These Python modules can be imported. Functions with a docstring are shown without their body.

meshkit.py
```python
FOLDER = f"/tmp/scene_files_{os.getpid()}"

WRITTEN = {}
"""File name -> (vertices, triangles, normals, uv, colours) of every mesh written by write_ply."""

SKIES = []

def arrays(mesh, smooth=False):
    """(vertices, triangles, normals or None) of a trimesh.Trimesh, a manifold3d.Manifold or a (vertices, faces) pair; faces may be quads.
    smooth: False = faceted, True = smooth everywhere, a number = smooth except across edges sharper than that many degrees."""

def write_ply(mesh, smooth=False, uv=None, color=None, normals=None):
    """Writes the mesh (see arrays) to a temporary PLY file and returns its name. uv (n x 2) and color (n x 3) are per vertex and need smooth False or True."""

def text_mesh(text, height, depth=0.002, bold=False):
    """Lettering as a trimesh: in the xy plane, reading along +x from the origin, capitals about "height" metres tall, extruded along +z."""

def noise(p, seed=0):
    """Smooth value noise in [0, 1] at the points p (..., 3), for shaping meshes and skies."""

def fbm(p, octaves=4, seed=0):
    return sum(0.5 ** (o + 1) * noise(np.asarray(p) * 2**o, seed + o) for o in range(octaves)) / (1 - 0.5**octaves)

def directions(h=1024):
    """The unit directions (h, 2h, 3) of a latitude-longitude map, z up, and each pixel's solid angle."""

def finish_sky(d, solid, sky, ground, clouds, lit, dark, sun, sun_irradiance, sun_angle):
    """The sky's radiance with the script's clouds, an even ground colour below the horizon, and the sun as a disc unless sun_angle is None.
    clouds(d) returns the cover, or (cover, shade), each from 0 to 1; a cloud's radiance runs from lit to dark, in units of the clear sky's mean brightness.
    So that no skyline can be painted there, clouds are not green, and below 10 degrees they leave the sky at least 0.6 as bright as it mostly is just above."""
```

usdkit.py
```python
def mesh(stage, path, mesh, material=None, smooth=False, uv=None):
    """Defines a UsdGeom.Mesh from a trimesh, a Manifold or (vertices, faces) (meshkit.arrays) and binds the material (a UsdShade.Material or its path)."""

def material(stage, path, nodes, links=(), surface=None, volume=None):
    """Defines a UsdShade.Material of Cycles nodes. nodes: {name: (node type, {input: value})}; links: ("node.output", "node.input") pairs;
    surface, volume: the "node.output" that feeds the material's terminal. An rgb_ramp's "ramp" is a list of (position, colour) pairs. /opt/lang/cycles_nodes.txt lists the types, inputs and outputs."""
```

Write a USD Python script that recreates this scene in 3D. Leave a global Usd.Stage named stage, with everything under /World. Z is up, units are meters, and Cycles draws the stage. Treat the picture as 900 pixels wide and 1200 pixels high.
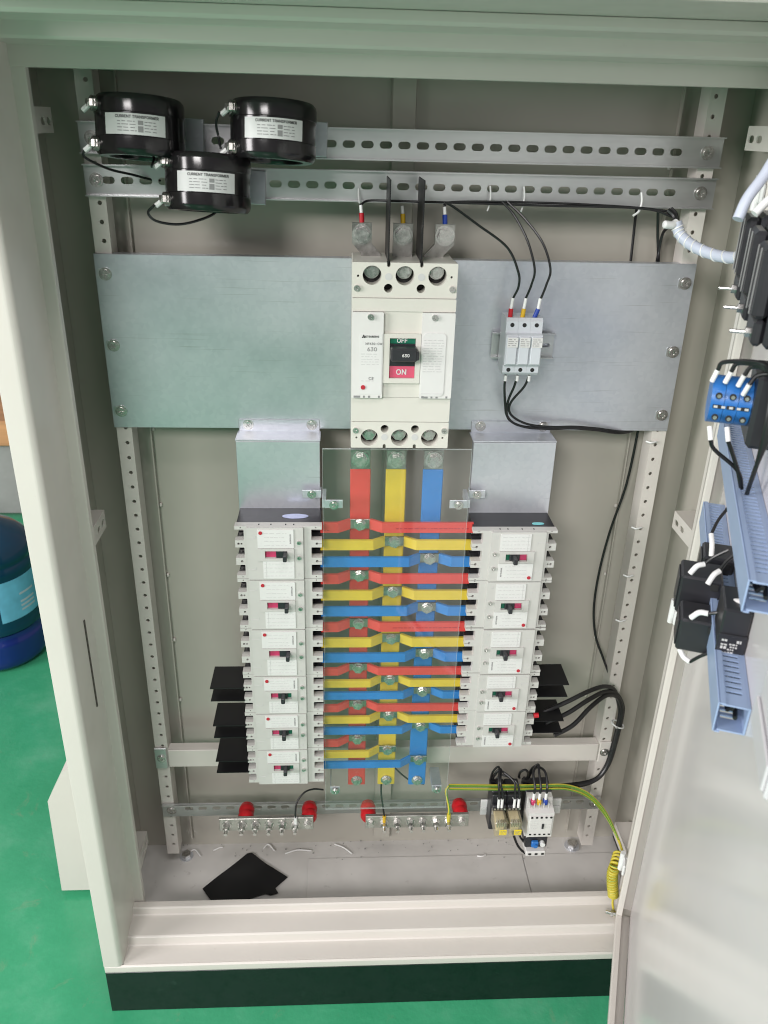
import math, random
import numpy as np
import trimesh
import usdkit, meshkit
from pxr import Usd, UsdGeom, UsdLux, UsdShade, Gf, Sdf
from shapely.geometry import Polygon, LineString, Point, box as sbox
from shapely import union_all, affinity

stage = Usd.Stage.CreateInMemory()
UsdGeom.SetStageUpAxis(stage, UsdGeom.Tokens.z)
UsdGeom.SetStageMetersPerUnit(stage, 1.0)
UsdGeom.Xform.Define(stage, '/World')
UsdGeom.Scope.Define(stage, '/World/Looks')
random.seed(7)
rng = np.random.default_rng(7)

# ---------------------------------------------------------------- camera, light, exposure
EXPOSURE = -0.14
cam = UsdGeom.Camera.Define(stage, '/World/camera')
_C = (-0.08788, -1.22231, 1.46710)
_R = (0.99858137, -0.04756326, 0.02393724)
_U = (-0.00133483, 0.42704778, 0.90422807)
_F = (0.05323038, 0.90297726, -0.42637847)
cam.AddTransformOp().Set(Gf.Matrix4d(*_R, 0, *_U, 0, *[-v for v in _F], 0, *_C, 1))
cam.CreateHorizontalApertureAttr(24.0)
cam.CreateVerticalApertureAttr(32.0)
cam.CreateFocalLengthAttr(967.3 / 900 * 24)
cam.CreateClippingRangeAttr(Gf.Vec2f(0.02, 60))
cam.CreateFStopAttr(7.0)
cam.CreateFocusDistanceAttr(1.27)
cam.CreateExposureAttr(EXPOSURE)

dome = UsdLux.DomeLight.Define(stage, '/World/ambient_light')
dome.CreateIntensityAttr(0.105)
dome.CreateColorAttr(Gf.Vec3f(1.0, 0.955, 0.985))


def look_at(eye, to):
    e, t = np.array(eye, float), np.array(to, float)
    b = e - t; b /= np.linalg.norm(b)
    r = np.cross([0, 0, 1.0], b); r /= np.linalg.norm(r)
    u = np.cross(b, r)
    return Gf.Matrix4d(*r, 0, *u, 0, *b, 0, *e, 1)


def rect_light(name, eye, to, w, h, intensity, color):
    l = UsdLux.RectLight.Define(stage, '/World/' + name)
    l.AddTransformOp().Set(look_at(eye, to))
    l.CreateWidthAttr(w); l.CreateHeightAttr(h)
    l.CreateIntensityAttr(intensity); l.CreateColorAttr(Gf.Vec3f(*color))
    return l


# big bright hall opening behind the photographer, to the left, and two rows of hall lamps
rect_light('hall_window_light', (-1.7, -4.3, 3.3), (0, 0, 0.8), 1.5, 1.1, 32.0, (1.0, 0.962, 0.955))
rect_light('hall_lamp_light', (0.5, -2.3, 4.6), (0.0, -0.2, 0.3), 2.4, 0.7, 11.5, (1.0, 0.962, 0.965))
rect_light('side_window_light', (-5.2, -2.6, 2.3), (0.2, -0.3, 0.8), 2.2, 2.2, 23.0, (1.0, 0.962, 0.965))

# ---------------------------------------------------------------- helpers
_used = {}


def numbered(parent, name):
    k = (parent, name)
    n = _used.get(k, 0); _used[k] = n + 1
    return f'{parent}/{name}' + (f'_{n:03d}' if n else '')


def setdata(prim, **kw):
    for k, v in kw.items():
        if v:
            prim.SetCustomDataByKey(k, v)


class Thing:
    def __init__(self, name, label, cat, loc=(0, 0, 0), roty=0, group=None, kind=None, local=False, rotx=0):
        self.path = numbered('/World', name)
        self.loc = np.array(loc, float)
        self.local = local
        x = UsdGeom.Xform.Define(stage, self.path)
        x.AddTranslateOp().Set(Gf.Vec3d(*map(float, loc)))
        if rotx:
            x.AddRotateXOp().Set(float(rotx))
        if roty:
            x.AddRotateYOp().Set(float(roty))
        self.prim = x.GetPrim()
        setdata(self.prim, label=label, category=cat, group=group, kind=kind)

    def part(self, name, mesh, mat, parent=None, smooth=32, label=None, kind=None):
        p = numbered(parent or self.path, name)
        m = cat(mesh) if isinstance(mesh, (list, tuple)) else mesh.copy()
        if not self.local:
            m.apply_translation(-self.loc)
        u = usdkit.mesh(stage, p, m, M[mat], smooth=smooth)
        setdata(u.GetPrim(), label=label, kind=kind)
        return p


def copy_of(src, name, label, loc, roty=0, cat_=None, group=None):
    p = numbered('/World', name)
    x = UsdGeom.Xform.Define(stage, p)
    x.GetPrim().GetReferences().AddInternalReference(src.path)
    x.GetPrim().SetInstanceable(True)
    x.ClearXformOpOrder()
    x.AddTranslateOp(opSuffix='place').Set(Gf.Vec3d(*map(float, loc)))
    if roty:
        x.AddRotateYOp(opSuffix='turn').Set(float(roty))
    setdata(x.GetPrim(), label=label, category=cat_ or src.prim.GetCustomDataByKey('category'), group=group)
    return x


def single(name, mesh, mat, label=None, cat_=None, group=None, kind=None, smooth=32):
    p = numbered('/World', name)
    m = cat(mesh) if isinstance(mesh, (list, tuple)) else mesh
    u = usdkit.mesh(stage, p, m, M[mat], smooth=smooth)
    setdata(u.GetPrim(), label=label, category=cat_, group=group, kind=kind)
    return p


def cat(ms):
    return trimesh.util.concatenate([m for m in ms if m is not None])


def box(x0, x1, y0, y1, z0, z1, c=0.0):
    """A box, its twelve edges chamfered by c."""
    lo, hi = np.minimum([x0, y0, z0], [x1, y1, z1]), np.maximum([x0, y0, z0], [x1, y1, z1])
    if c <= 0:
        return trimesh.creation.box(bounds=[lo, hi])
    c = min(c, 0.45 * (hi - lo).min())
    pts = []
    for i in (0, 1):
        for j in (0, 1):
            for k in (0, 1):
                p = np.array([(lo, hi)[i][0], (lo, hi)[j][1], (lo, hi)[k][2]])
                s = np.array([1 - 2 * i, 1 - 2 * j, 1 - 2 * k]) * c
                for a in range(3):
                    q = p + s; q[a] = p[a]
                    pts.append(q)
    return trimesh.convex.convex_hull(np.array(pts))


def ext(poly, a, b, axis='y'):
    """Extrude a polygon between a and b along an axis. Polygon coordinates: y -> (x, z), x -> (y, z), z -> (x, y)."""
    out = []
    for g in getattr(poly, 'geoms', [poly]):
        if g.is_empty or g.area < 1e-10:
            continue
        m = trimesh.creation.extrude_polygon(g, abs(b - a), engine='earcut')
        v = m.vertices.copy(); lo, hi = min(a, b), max(a, b)
        if axis == 'y':
            m.vertices = np.column_stack([v[:, 0], hi - v[:, 2], v[:, 1]])
        elif axis == 'x':
            m.vertices = np.column_stack([lo + v[:, 2], v[:, 0], v[:, 1]])
        else:
            m.vertices = np.column_stack([v[:, 0], v[:, 1], lo + v[:, 2]])
        out.append(m)
    return cat(out)


def disc(x, z, r, n=16):
    return Polygon([(x + r * math.cos(2 * math.pi * i / n), z + r * math.sin(2 * math.pi * i / n)) for i in range(n)])


def slot(x, z, w, h):
    return LineString([(x - (w - h) / 2, z), (x + (w - h) / 2, z)]).buffer(h / 2, quad_segs=4)


def rrect(x0, x1, z0, z1, r):
    return sbox(x0 + r, z0 + r, x1 - r, z1 - r).buffer(r, quad_segs=3)


def cyl(p, q, r, n=20, r2=None):
    """Cylinder or cone from p to q."""
    p, q = np.array(p, float), np.array(q, float)
    return tube([p, q], [r, r if r2 is None else r2], n)


def tube(pts, r, n=10, caps=True):
    p = np.array(pts, float); m = len(p)
    rad = np.broadcast_to(np.array(r, float), (m,)).copy()
    t = np.gradient(p, axis=0); t /= np.linalg.norm(t, axis=1, keepdims=True) + 1e-12
    ref = np.array([0, 0, 1.0]) if abs(t[0][2]) < 0.9 else np.array([1.0, 0, 0])
    a = np.cross(t[0], ref); a /= np.linalg.norm(a)
    rings = []
    for i in range(m):
        a = a - t[i] * (a @ t[i]); a /= np.linalg.norm(a) + 1e-12
        b = np.cross(t[i], a)
        ang = np.arange(n) * 2 * np.pi / n
        rings.append(p[i] + rad[i] * (np.cos(ang)[:, None] * a + np.sin(ang)[:, None] * b))
    v = np.vstack(rings + [p[:1], p[-1:]])
    f = []
    for i in range(m - 1):
        for j in range(n):
            k = (j + 1) % n
            f += [[i * n + j, i * n + k, (i + 1) * n + k], [i * n + j, (i + 1) * n + k, (i + 1) * n + j]]
    if caps:
        e = m * n
        for j in range(n):
            k = (j + 1) % n
            f += [[e, k, j], [e + 1, (m - 1) * n + j, (m - 1) * n + k]]
    return trimesh.Trimesh(v, np.array(f), process=False)


def spline(pts, k=8):
    p = np.array(pts, float)
    p = np.vstack([2 * p[0] - p[1], p, 2 * p[-1] - p[-2]])
    out = []
    for i in range(1, len(p) - 2):
        for s in np.arange(k) / k:
            a, b, c, d = p[i - 1:i + 3]
            out.append(0.5 * (2 * b + (c - a) * s + (2 * a - 5 * b + 4 * c - d) * s * s + (3 * b - a - 3 * c + d) * s ** 3))
    out.append(p[-2])
    return np.array(out)


def wire(pts, r=0.0014, n=8, k=8):
    return tube(spline(pts, k), r, n)


def bolt(x, y, z, r=0.009, h=0.006, washer=1.35, turn=0.3):
    """Hexagon bolt head on its washer, facing -y; y is the face it sits on."""
    w = cyl((x, y, z), (x, y - 0.0018, z), r * washer, 22)
    hexa = [(x + r * math.cos(turn + i * math.pi / 3), z + r * math.sin(turn + i * math.pi / 3)) for i in range(6)]
    hd = ext(Polygon(hexa), y - 0.0018 - h * .75, y - 0.0018)
    top = ext(affinity.scale(Polygon(hexa), .84, .84), y - 0.0018 - h, y - 0.0018 - h * .75)
    return cat([w, hd, top])


def screw(x, y, z, r=0.006, turn=0.3, washer=True):
    """Cross-head screw facing -y."""
    arms = union_all([affinity.rotate(sbox(x - r * .62, z - r * .13, x + r * .62, z + r * .13), turn * 57.3 + a, origin=(x, z)) for a in (0, 90)])
    out = [ext(disc(x, z, r, 18).difference(arms), y - 0.0034, y - 0.0016), ext(disc(x, z, r, 18), y - 0.0016, y)]
    if washer:
        out.append(ext(disc(x, z, r * 1.5, 20), y - 0.0011, y))
    return cat(out)


def bolt_dir(p, dirn, r, h, n=6):
    p, dd = np.array(p, float), np.array(dirn, float)
    return cyl(p, p + dd * h, r, n)


def text(s, h, x, y, z, rot=0, bold=False, depth=0.0006, center=True):
    """Lettering on a face that looks towards -y; rot in degrees in the plane of the face."""
    m = meshkit.text_mesh(s, h, depth, bold)
    v = m.vertices.copy()
    if center:
        v[:, 0] -= (v[:, 0].min() + v[:, 0].max()) / 2
        v[:, 1] -= (v[:, 1].min() + v[:, 1].max()) / 2
    a = math.radians(rot); c, s_ = math.cos(a), math.sin(a)
    X, Z = v[:, 0] * c - v[:, 1] * s_, v[:, 0] * s_ + v[:, 1] * c
    m.vertices = np.column_stack([x + X, y - v[:, 2], z + Z])
    return m


def rows_of_print(x0, x1, z0, z1, y, n, t=0.0007, seed=0, depth=0.0003):
    """Lines of print too small to read, as thin dashes of differing length."""
    r = random.Random(seed); out = []
    for i in range(n):
        z = z1 + (z0 - z1) * (i + .5) / n; x = x0
        while x < x1 - .002:
            w = r.uniform(.002, .008)
            out.append(box(x, min(x + w, x1), y - depth, y + depth, z - t / 2, z + t / 2)); x += w + r.uniform(.001, .003)
    return cat(out)


# ---------------------------------------------------------------- materials
M = {}


def plain(name, color, rough=0.5, metal=0.0, var=0.0, vscale=20.0, bump=0.0, bscale=200.0, rvar=0.0, coat=0.0, spec=0.5, stretch=(1, 1, 1), dirt=None, trans=0.0, ior=1.5):
    nodes = {'g': ('geometry', {}), 'm': ('mapping', {'scale': stretch}),
             'n': ('noise_texture', {'scale': vscale, 'detail': 4.0}),
             'p': ('principled_bsdf', {'base_color': color, 'roughness': rough, 'metallic': metal, 'coat_weight': coat, 'specular_ior_level': spec, 'transmission_weight': trans, 'ior': ior})}
    links = [('g.position', 'm.vector'), ('m.vector', 'n.vector')]
    c = np.array(color)
    if var:
        nodes['r'] = ('rgb_ramp', {'ramp': [(0.25, tuple(c * (1 - var))), (0.75, tuple(np.minimum(c * (1 + var), 1)))]})
        links += [('n.fac', 'r.fac')]
        src = 'r.color'
        if dirt:
            nodes['dn'] = ('noise_texture', {'scale': dirt[1], 'detail': 8.0, 'roughness': 0.7})
            nodes['dr'] = ('map_range', {'from_min': dirt[2], 'from_max': dirt[2] + .12, 'to_min': 0.0, 'to_max': dirt[3], 'clamp': True})
            nodes['dm'] = ('mix', {'color2': dirt[0]})
            links += [('g.position', 'dn.vector'), ('dn.fac', 'dr.value'), ('dr.result', 'dm.fac'), ('r.color', 'dm.color1')]
            src = 'dm.color'
        links += [(src, 'p.base_color')]
    if rvar:
        nodes['rr'] = ('map_range', {'from_min': 0.3, 'from_max': 0.7, 'to_min': max(rough - rvar, .02), 'to_max': rough + rvar, 'clamp': True})
        links += [('n.fac', 'rr.value'), ('rr.result', 'p.roughness')]
    if bump:
        nodes['bn'] = ('noise_texture', {'scale': bscale, 'detail': 3.0})
        nodes['b'] = ('bump', {'strength': 1.0, 'distance': bump})
        links += [('g.position', 'bn.vector'), ('bn.fac', 'b.height'), ('b.normal', 'p.normal')]
    M[name] = usdkit.material(stage, '/World/Looks/' + name, nodes, links, surface='p.BSDF')


PAINT = (0.61, 0.580, 0.535)
plain('cabinet_paint', PAINT, 0.30, var=.03, vscale=6, bump=0.00006, bscale=420, rvar=.05, dirt=((0.33, 0.30, 0.26), 55.0, 0.665, .35))
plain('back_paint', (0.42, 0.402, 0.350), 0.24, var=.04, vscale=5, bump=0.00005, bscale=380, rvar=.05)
plain('gloss_paint', (0.72, 0.69, 0.69), 0.15, var=.02, vscale=4, rvar=.01, spec=.18)
plain('pale_module', (0.62, 0.61, 0.63), 0.35)
plain('floor_plate', (0.55, 0.535, 0.51), 0.42, var=.10, vscale=14, rvar=.1, dirt=((0.20, 0.18, 0.16), 45.0, 0.63, .55))
plain('plinth_paint', (0.004, 0.010, 0.008), 0.36, var=.25, vscale=30, rvar=.08, dirt=((0.03, 0.055, 0.045), 22.0, 0.63, .6), bump=.0001, bscale=250)
M['zinc'] = usdkit.material(stage, '/World/Looks/zinc', {
    'g': ('geometry', {}), 'v': ('voronoi_texture', {'scale': 170.0, 'randomness': 1.0}), 'bw': ('rgb_to_bw', {}),
    'n': ('noise_texture', {'scale': 6.0, 'detail': 5.0}), 'ad': ('math', {'math_type': 'multiply_add', 'value2': .22}),
    'r': ('rgb_ramp', {'ramp': [(.35, (.54, .565, .615)), (.95, (.69, .705, .745))]}),
    'ms': ('mapping', {'rotation': (0, .55, 0), 'scale': (9, 60, 420)}), 'sn': ('noise_texture', {'scale': 1.0, 'detail': 2.0}),
    'ms2': ('mapping', {'rotation': (0, -.8, 0), 'scale': (7, 60, 520)}), 'sn2': ('noise_texture', {'scale': 1.0, 'detail': 2.0}),
    'sx': ('math', {'math_type': 'maximum'}), 'sr': ('map_range', {'from_min': .70, 'from_max': .76, 'to_min': 0.0, 'to_max': .55, 'clamp': True}),
    'mx': ('mix', {'color2': (.40, .41, .42)}), 'rr': ('map_range', {'from_min': .3, 'from_max': .7, 'to_min': .28, 'to_max': .42, 'clamp': True}),
    'p': ('principled_bsdf', {'metallic': .66})},
    [('g.position', 'v.vector'), ('v.color', 'bw.color'), ('g.position', 'n.vector'), ('bw.val', 'ad.value1'), ('n.fac', 'ad.value3'), ('ad.value', 'r.fac'),
     ('g.position', 'ms.vector'), ('ms.vector', 'sn.vector'), ('g.position', 'ms2.vector'), ('ms2.vector', 'sn2.vector'), ('sn.fac', 'sx.value1'), ('sn2.fac', 'sx.value2'), ('sx.value', 'sr.value'),
     ('sr.result', 'mx.fac'), ('r.color', 'mx.color1'), ('mx.color', 'p.base_color'), ('n.fac', 'rr.value'), ('rr.result', 'p.roughness')], surface='p.BSDF')
plain('zinc_rail', (0.60, 0.61, 0.61), 0.34, 0.85, var=.07, vscale=22, rvar=.04, stretch=(.25, 1, 1), bump=.00002, bscale=120)
plain('bright_metal', (0.58, 0.57, 0.55), 0.26, 0.9, var=.12, vscale=120, rvar=.08)
plain('tinned_bar', (0.38, 0.37, 0.35), 0.33, 0.95, var=.15, vscale=60, rvar=.08, bump=.0001, bscale=200)
plain('steel_bar', (0.46, 0.45, 0.42), 0.32, 0.75, var=.15, vscale=40, rvar=.08)
plain('cream_plastic', (0.60, 0.585, 0.53), 0.36, var=.025, vscale=30, bump=.00003, bscale=900)
plain('grey_plastic', (0.51, 0.50, 0.475), 0.38, var=.03, vscale=40, bump=.00003, bscale=900)
plain('white_plastic', (0.64, 0.63, 0.61), 0.36, var=.02, vscale=40)
plain('label_white', (0.64, 0.635, 0.62), 0.42, var=.02, vscale=60)
plain('label_silver', (0.56, 0.565, 0.56), 0.42, var=.05, vscale=60)
plain('pale_plastic', (0.56, 0.585, 0.62), 0.38, var=.03, vscale=40)
plain('print_grey', (0.22, 0.22, 0.22), 0.6)
plain('print_faint', (0.52, 0.52, 0.51), 0.6)
plain('print_black', (0.03, 0.03, 0.03), 0.6)
plain('dark_plastic', (0.022, 0.022, 0.026), 0.36, var=.15, vscale=40, bump=.00004, bscale=700)
plain('black_gloss', (0.010, 0.009, 0.010), 0.16, var=.15, vscale=60)
plain('black_sheet', (0.006, 0.006, 0.007), 0.45, var=.2, vscale=20, spec=.35)
plain('wire_black', (0.010, 0.010, 0.011), 0.36, var=.2, vscale=80)
plain('hole_dark', (0.012, 0.012, 0.012), 0.7)
plain('slot_shade', (0.085, 0.075, 0.065), 0.7)
plain('handle_pink', (0.52, 0.045, 0.13), 0.35)
plain('handle_red', (0.62, 0.09, 0.16), 0.35)
plain('handle_green', (0.006, 0.135, 0.075), 0.35)
plain('dot_red', (0.42, 0.02, 0.035), 0.4)
plain('bus_red', (0.66, 0.060, 0.055), 0.34, var=.08, vscale=30, bump=.0003, bscale=55, dirt=((0.72, 0.68, 0.62), 38.0, 0.66, .22))
plain('bus_yellow', (0.68, 0.50, 0.045), 0.34, var=.08, vscale=30, bump=.0003, bscale=55, dirt=((0.72, 0.68, 0.62), 38.0, 0.66, .22))
plain('bus_blue', (0.030, 0.20, 0.55), 0.34, var=.08, vscale=30, bump=.0003, bscale=55, dirt=((0.72, 0.68, 0.62), 38.0, 0.66, .22))
plain('insulator_red', (0.50, 0.012, 0.018), 0.32, var=.1, vscale=30)
plain('ferrule_red', (0.45, 0.01, 0.02), 0.4)
plain('ferrule_yellow', (0.62, 0.38, 0.02), 0.4)
plain('ferrule_blue', (0.015, 0.05, 0.32), 0.4)
plain('sleeve_white', (0.78, 0.78, 0.77), 0.42, var=.03, vscale=80)
plain('nylon_white', (0.72, 0.73, 0.72), 0.4, var=.03, vscale=80)
plain('spiral_white', (0.50, 0.54, 0.64), 0.36, var=.05, vscale=50)
plain('duct_blue', (0.32, 0.42, 0.62), 0.36, var=.04, vscale=20)
plain('block_blue', (0.025, 0.155, 0.47), 0.34, var=.05, vscale=40)
plain('wire_green', (0.09, 0.24, 0.035), 0.36)
plain('wire_yellow', (0.55, 0.46, 0.05), 0.36)
plain('label_yellow', (0.80, 0.62, 0.02), 0.42)
plain('sticker_blue', (0.42, 0.46, 0.66), 0.25, 0.3)
plain('sticker_teal', (0.18, 0.55, 0.58), 0.3)
plain('bottle_label', (0.16, 0.50, 0.70), 0.4, var=.15, vscale=25)
plain('label_print_pale', (0.55, 0.62, 0.68), 0.5)
plain('relay_coil', (0.62, 0.56, 0.40), 0.45)
plain('wood', (0.52, 0.27, 0.12), 0.5, var=.25, vscale=14, stretch=(.2, 1, 3))
plain('concrete', (0.24, 0.245, 0.235), 0.8, var=.3, vscale=4, bump=.003, bscale=20)
plain('bottle_blue', (0.012, 0.030, 0.19), 0.08, var=.2, vscale=7)
plain('bottle_cyan', (0.006, 0.048, 0.095), 0.08, var=.2, vscale=7)

# green epoxy floor: patches, scuffs, a slight orange peel
M['epoxy'] = usdkit.material(stage, '/World/Looks/epoxy', {
    'g': ('geometry', {}), 'n': ('noise_texture', {'scale': 5.0, 'detail': 6.0, 'roughness': .6}),
    'r': ('rgb_ramp', {'ramp': [(.30, (.035, .310, .145)), (.52, (.055, .355, .178)), (.72, (.115, .41, .240))]}),
    'w': ('noise_texture', {'scale': 13.0, 'detail': 9.0, 'roughness': .72, 'distortion': .6}),
    'wr': ('map_range', {'from_min': .60, 'from_max': .72, 'to_min': 0.0, 'to_max': .45, 'clamp': True}),
    'mx': ('mix', {'color2': (.24, .29, .18)}),
    'rr': ('map_range', {'from_min': .3, 'from_max': .7, 'to_min': .14, 'to_max': .36, 'clamp': True}),
    'bn': ('noise_texture', {'scale': 90.0, 'detail': 3.0}), 'b': ('bump', {'strength': 1.0, 'distance': .0006}),
    'p': ('principled_bsdf', {})},
    [('g.position', 'n.vector'), ('n.fac', 'r.fac'), ('g.position', 'w.vector'), ('w.fac', 'wr.value'), ('wr.result', 'mx.fac'), ('r.color', 'mx.color1'), ('mx.color', 'p.base_color'),
     ('n.fac', 'rr.value'), ('rr.result', 'p.roughness'), ('g.position', 'bn.vector'), ('bn.fac', 'b.height'), ('b.normal', 'p.normal')], surface='p.BSDF')

# clear sheets: transparent with a mirror film by Schlick's Fresnel, the same from both sides, and a little haze
def clear(name, tint, haze, hcol, rough, f0=.04):
    M[name] = usdkit.material(stage, '/World/Looks/' + name, {
        'g': ('geometry', {}), 'dt': ('vector_math', {'math_type': 'dot_product'}), 'ab': ('math', {'math_type': 'absolute'}), 'om': ('math', {'math_type': 'subtract', 'value1': 1.0}),
        'pw': ('math', {'math_type': 'power', 'value2': 5.0}), 'ma': ('math', {'math_type': 'multiply_add', 'value2': 1 - f0, 'value3': f0}),
        't': ('transparent_bsdf', {'color': tint}), 'gl': ('glossy_bsdf', {'color': (1, 1, 1), 'roughness': rough}),
        'd': ('diffuse_bsdf', {'color': hcol}), 'm0': ('mix_closure', {'fac': haze}), 'm': ('mix_closure', {})},
        [('g.normal', 'dt.vector1'), ('g.incoming', 'dt.vector2'), ('dt.value', 'ab.value1'), ('ab.value', 'om.value2'), ('om.value', 'pw.value1'), ('pw.value', 'ma.value1'), ('ma.value', 'm.fac'),
         ('t.BSDF', 'm0.closure1'), ('d.BSDF', 'm0.closure2'), ('m0.closure', 'm.closure1'), ('gl.BSDF', 'm.closure2')], surface='m.closure')


clear('acrylic', (.98, .985, .982), .010, (.8, .82, .82), .02)
clear('relay_clear', (.93, .90, .80), .18, (.72, .66, .48), .08)
M['acrylic_edge'] = usdkit.material(stage, '/World/Looks/acrylic_edge', {
    't': ('transparent_bsdf', {'color': (.93, .95, .94)}), 'd': ('principled_bsdf', {'base_color': (.62, .66, .65), 'roughness': .15}), 'm': ('mix_closure', {'fac': .30})},
    [('t.BSDF', 'm.closure1'), ('d.BSDF', 'm.closure2')], surface='m.closure')

# ---------------------------------------------------------------- the setting
single('floor', ext(sbox(-9, -13, 9, 4), -.03, 0.0, 'z'), 'epoxy', kind='structure')

# ---------------------------------------------------------------- the cabinet
YF, YB = -0.235, 0.055          # front lip, back wall
cab = Thing('electrical_cabinet', 'large beige steel switchboard cabinet on a dark green plinth, its door swung open', 'cabinet')
t = .0012


def fold(line, r=.0030, inner=.0018):
    return LineString(line).buffer(r, join_style='round', quad_segs=4, cap_style='flat').buffer(-inner, join_style='round', quad_segs=3)


def stile(s):
    a = [(s * .4988, -.10), (s * .4988, -.2338), (s * .4760, -.2338)]
    for k in range(1, 7):
        q = k / 6 * math.pi / 2
        a.append((s * (.4760 - .0080 * math.sin(q)), -.2338 + .0080 * (1 - math.cos(q))))
    a += [(s * .4680, -.1262), (s * .4515, -.1262), (s * .4515, -.116)]
    return LineString(a).buffer(t, join_style='round', quad_segs=2, cap_style='flat')


left_stile = ext(stile(-1), .119, 1.5605, 'z')
p_left = cab.part('door_frame_side', left_stile, 'cabinet_paint')
cab.part('lock_slot', box(-.4668, -.4655, -.168, -.1635, .632, .790), 'slot_shade', p_left)
cab.part('door_frame_side', ext(stile(1), .119, 1.5605, 'z'), 'cabinet_paint')
top_line = [(-.10, 1.572), (-.2338, 1.572), (-.2338, 1.5640), (-.2310, 1.5610), (-.186, 1.5590), (-.1845, 1.5575), (-.1845, 1.5435), (-.182, 1.5410), (-.129, 1.5395), (-.1278, 1.5385), (-.1278, 1.5165), (-.118, 1.5165)]
cab.part('door_frame_head', [ext(LineString(top_line[:4]).buffer(t, cap_style='flat', quad_segs=2), -.4988, .4988, 'x'), ext(LineString(top_line[3:]).buffer(t, cap_style='flat', quad_segs=2), -.4668, .4668, 'x')], 'cabinet_paint')
sill_line = [(-.10, .1052), (-.2338, .1052), (-.2338, .1165), (-.2310, .1185), (-.1965, .1195), (-.1935, .1215), (-.1905, .1345), (-.1880, .1365), (-.1480, .1375), (-.1450, .1395), (-.1425, .1500), (-.1405, .1515), (-.130, .1515), (-.130, .110)]
cab.part('door_frame_sill', [ext(LineString(sill_line[:4]).buffer(t, cap_style='flat', quad_segs=2), -.4988, .4988, 'x'), ext(LineString(sill_line[3:]).buffer(t, cap_style='flat', quad_segs=2), -.4668, .4668, 'x')], 'cabinet_paint')
for s in (-1, 1):
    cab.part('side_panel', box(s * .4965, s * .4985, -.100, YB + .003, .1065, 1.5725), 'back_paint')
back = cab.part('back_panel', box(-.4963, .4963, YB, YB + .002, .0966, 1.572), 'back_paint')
cab.part('back_rib', ext(LineString([(-.017, YB), (-.015, .043), (.015, .043), (.017, YB)]).buffer(.001, cap_style='flat'), .12, 1.571, 'z'), 'back_paint', back)
for s in (-1, 1):   # folded corner strips with little weld tabs
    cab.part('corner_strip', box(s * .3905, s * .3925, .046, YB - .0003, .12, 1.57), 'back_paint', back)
    for z in np.arange(.2, 1.55, .135):
        cab.part('weld_tab', box(s * .3860, s * .3902, .050, YB - .0003, z, z + .006, .001), 'cabinet_paint', back)
roof = cab.part('roof', box(-.502, .502, -.370, .060, 1.5735, 1.610, .002), 'cabinet_paint')
plate_f = cab.part('bottom_plate', box(-.4963, .4963, -.129, YB + .0020, .094, .0965), 'floor_plate')
cab.part('gland_plate', box(-.152, .290, -.118, .010, .0972, .0990, .0004), 'floor_plate', plate_f)
cab.part('gland_plate', box(.292, .480, -.118, .010, .0968, .0984, .0004), 'floor_plate', plate_f)
cab.part('plinth_front', box(-.4990, .4990, -.2350, -.2320, 0.0005, .1035, .0008), 'plinth_paint')
for s in (-1, 1):
    cab.part('plinth_side', box(s * .4990, s * .4960, -.2318, .0590, 0.0005, .1035), 'plinth_paint')
cab.part('plinth_back', box(-.4958, .4958, .0560, .0590, 0.0005, .1035), 'plinth_paint')
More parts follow.
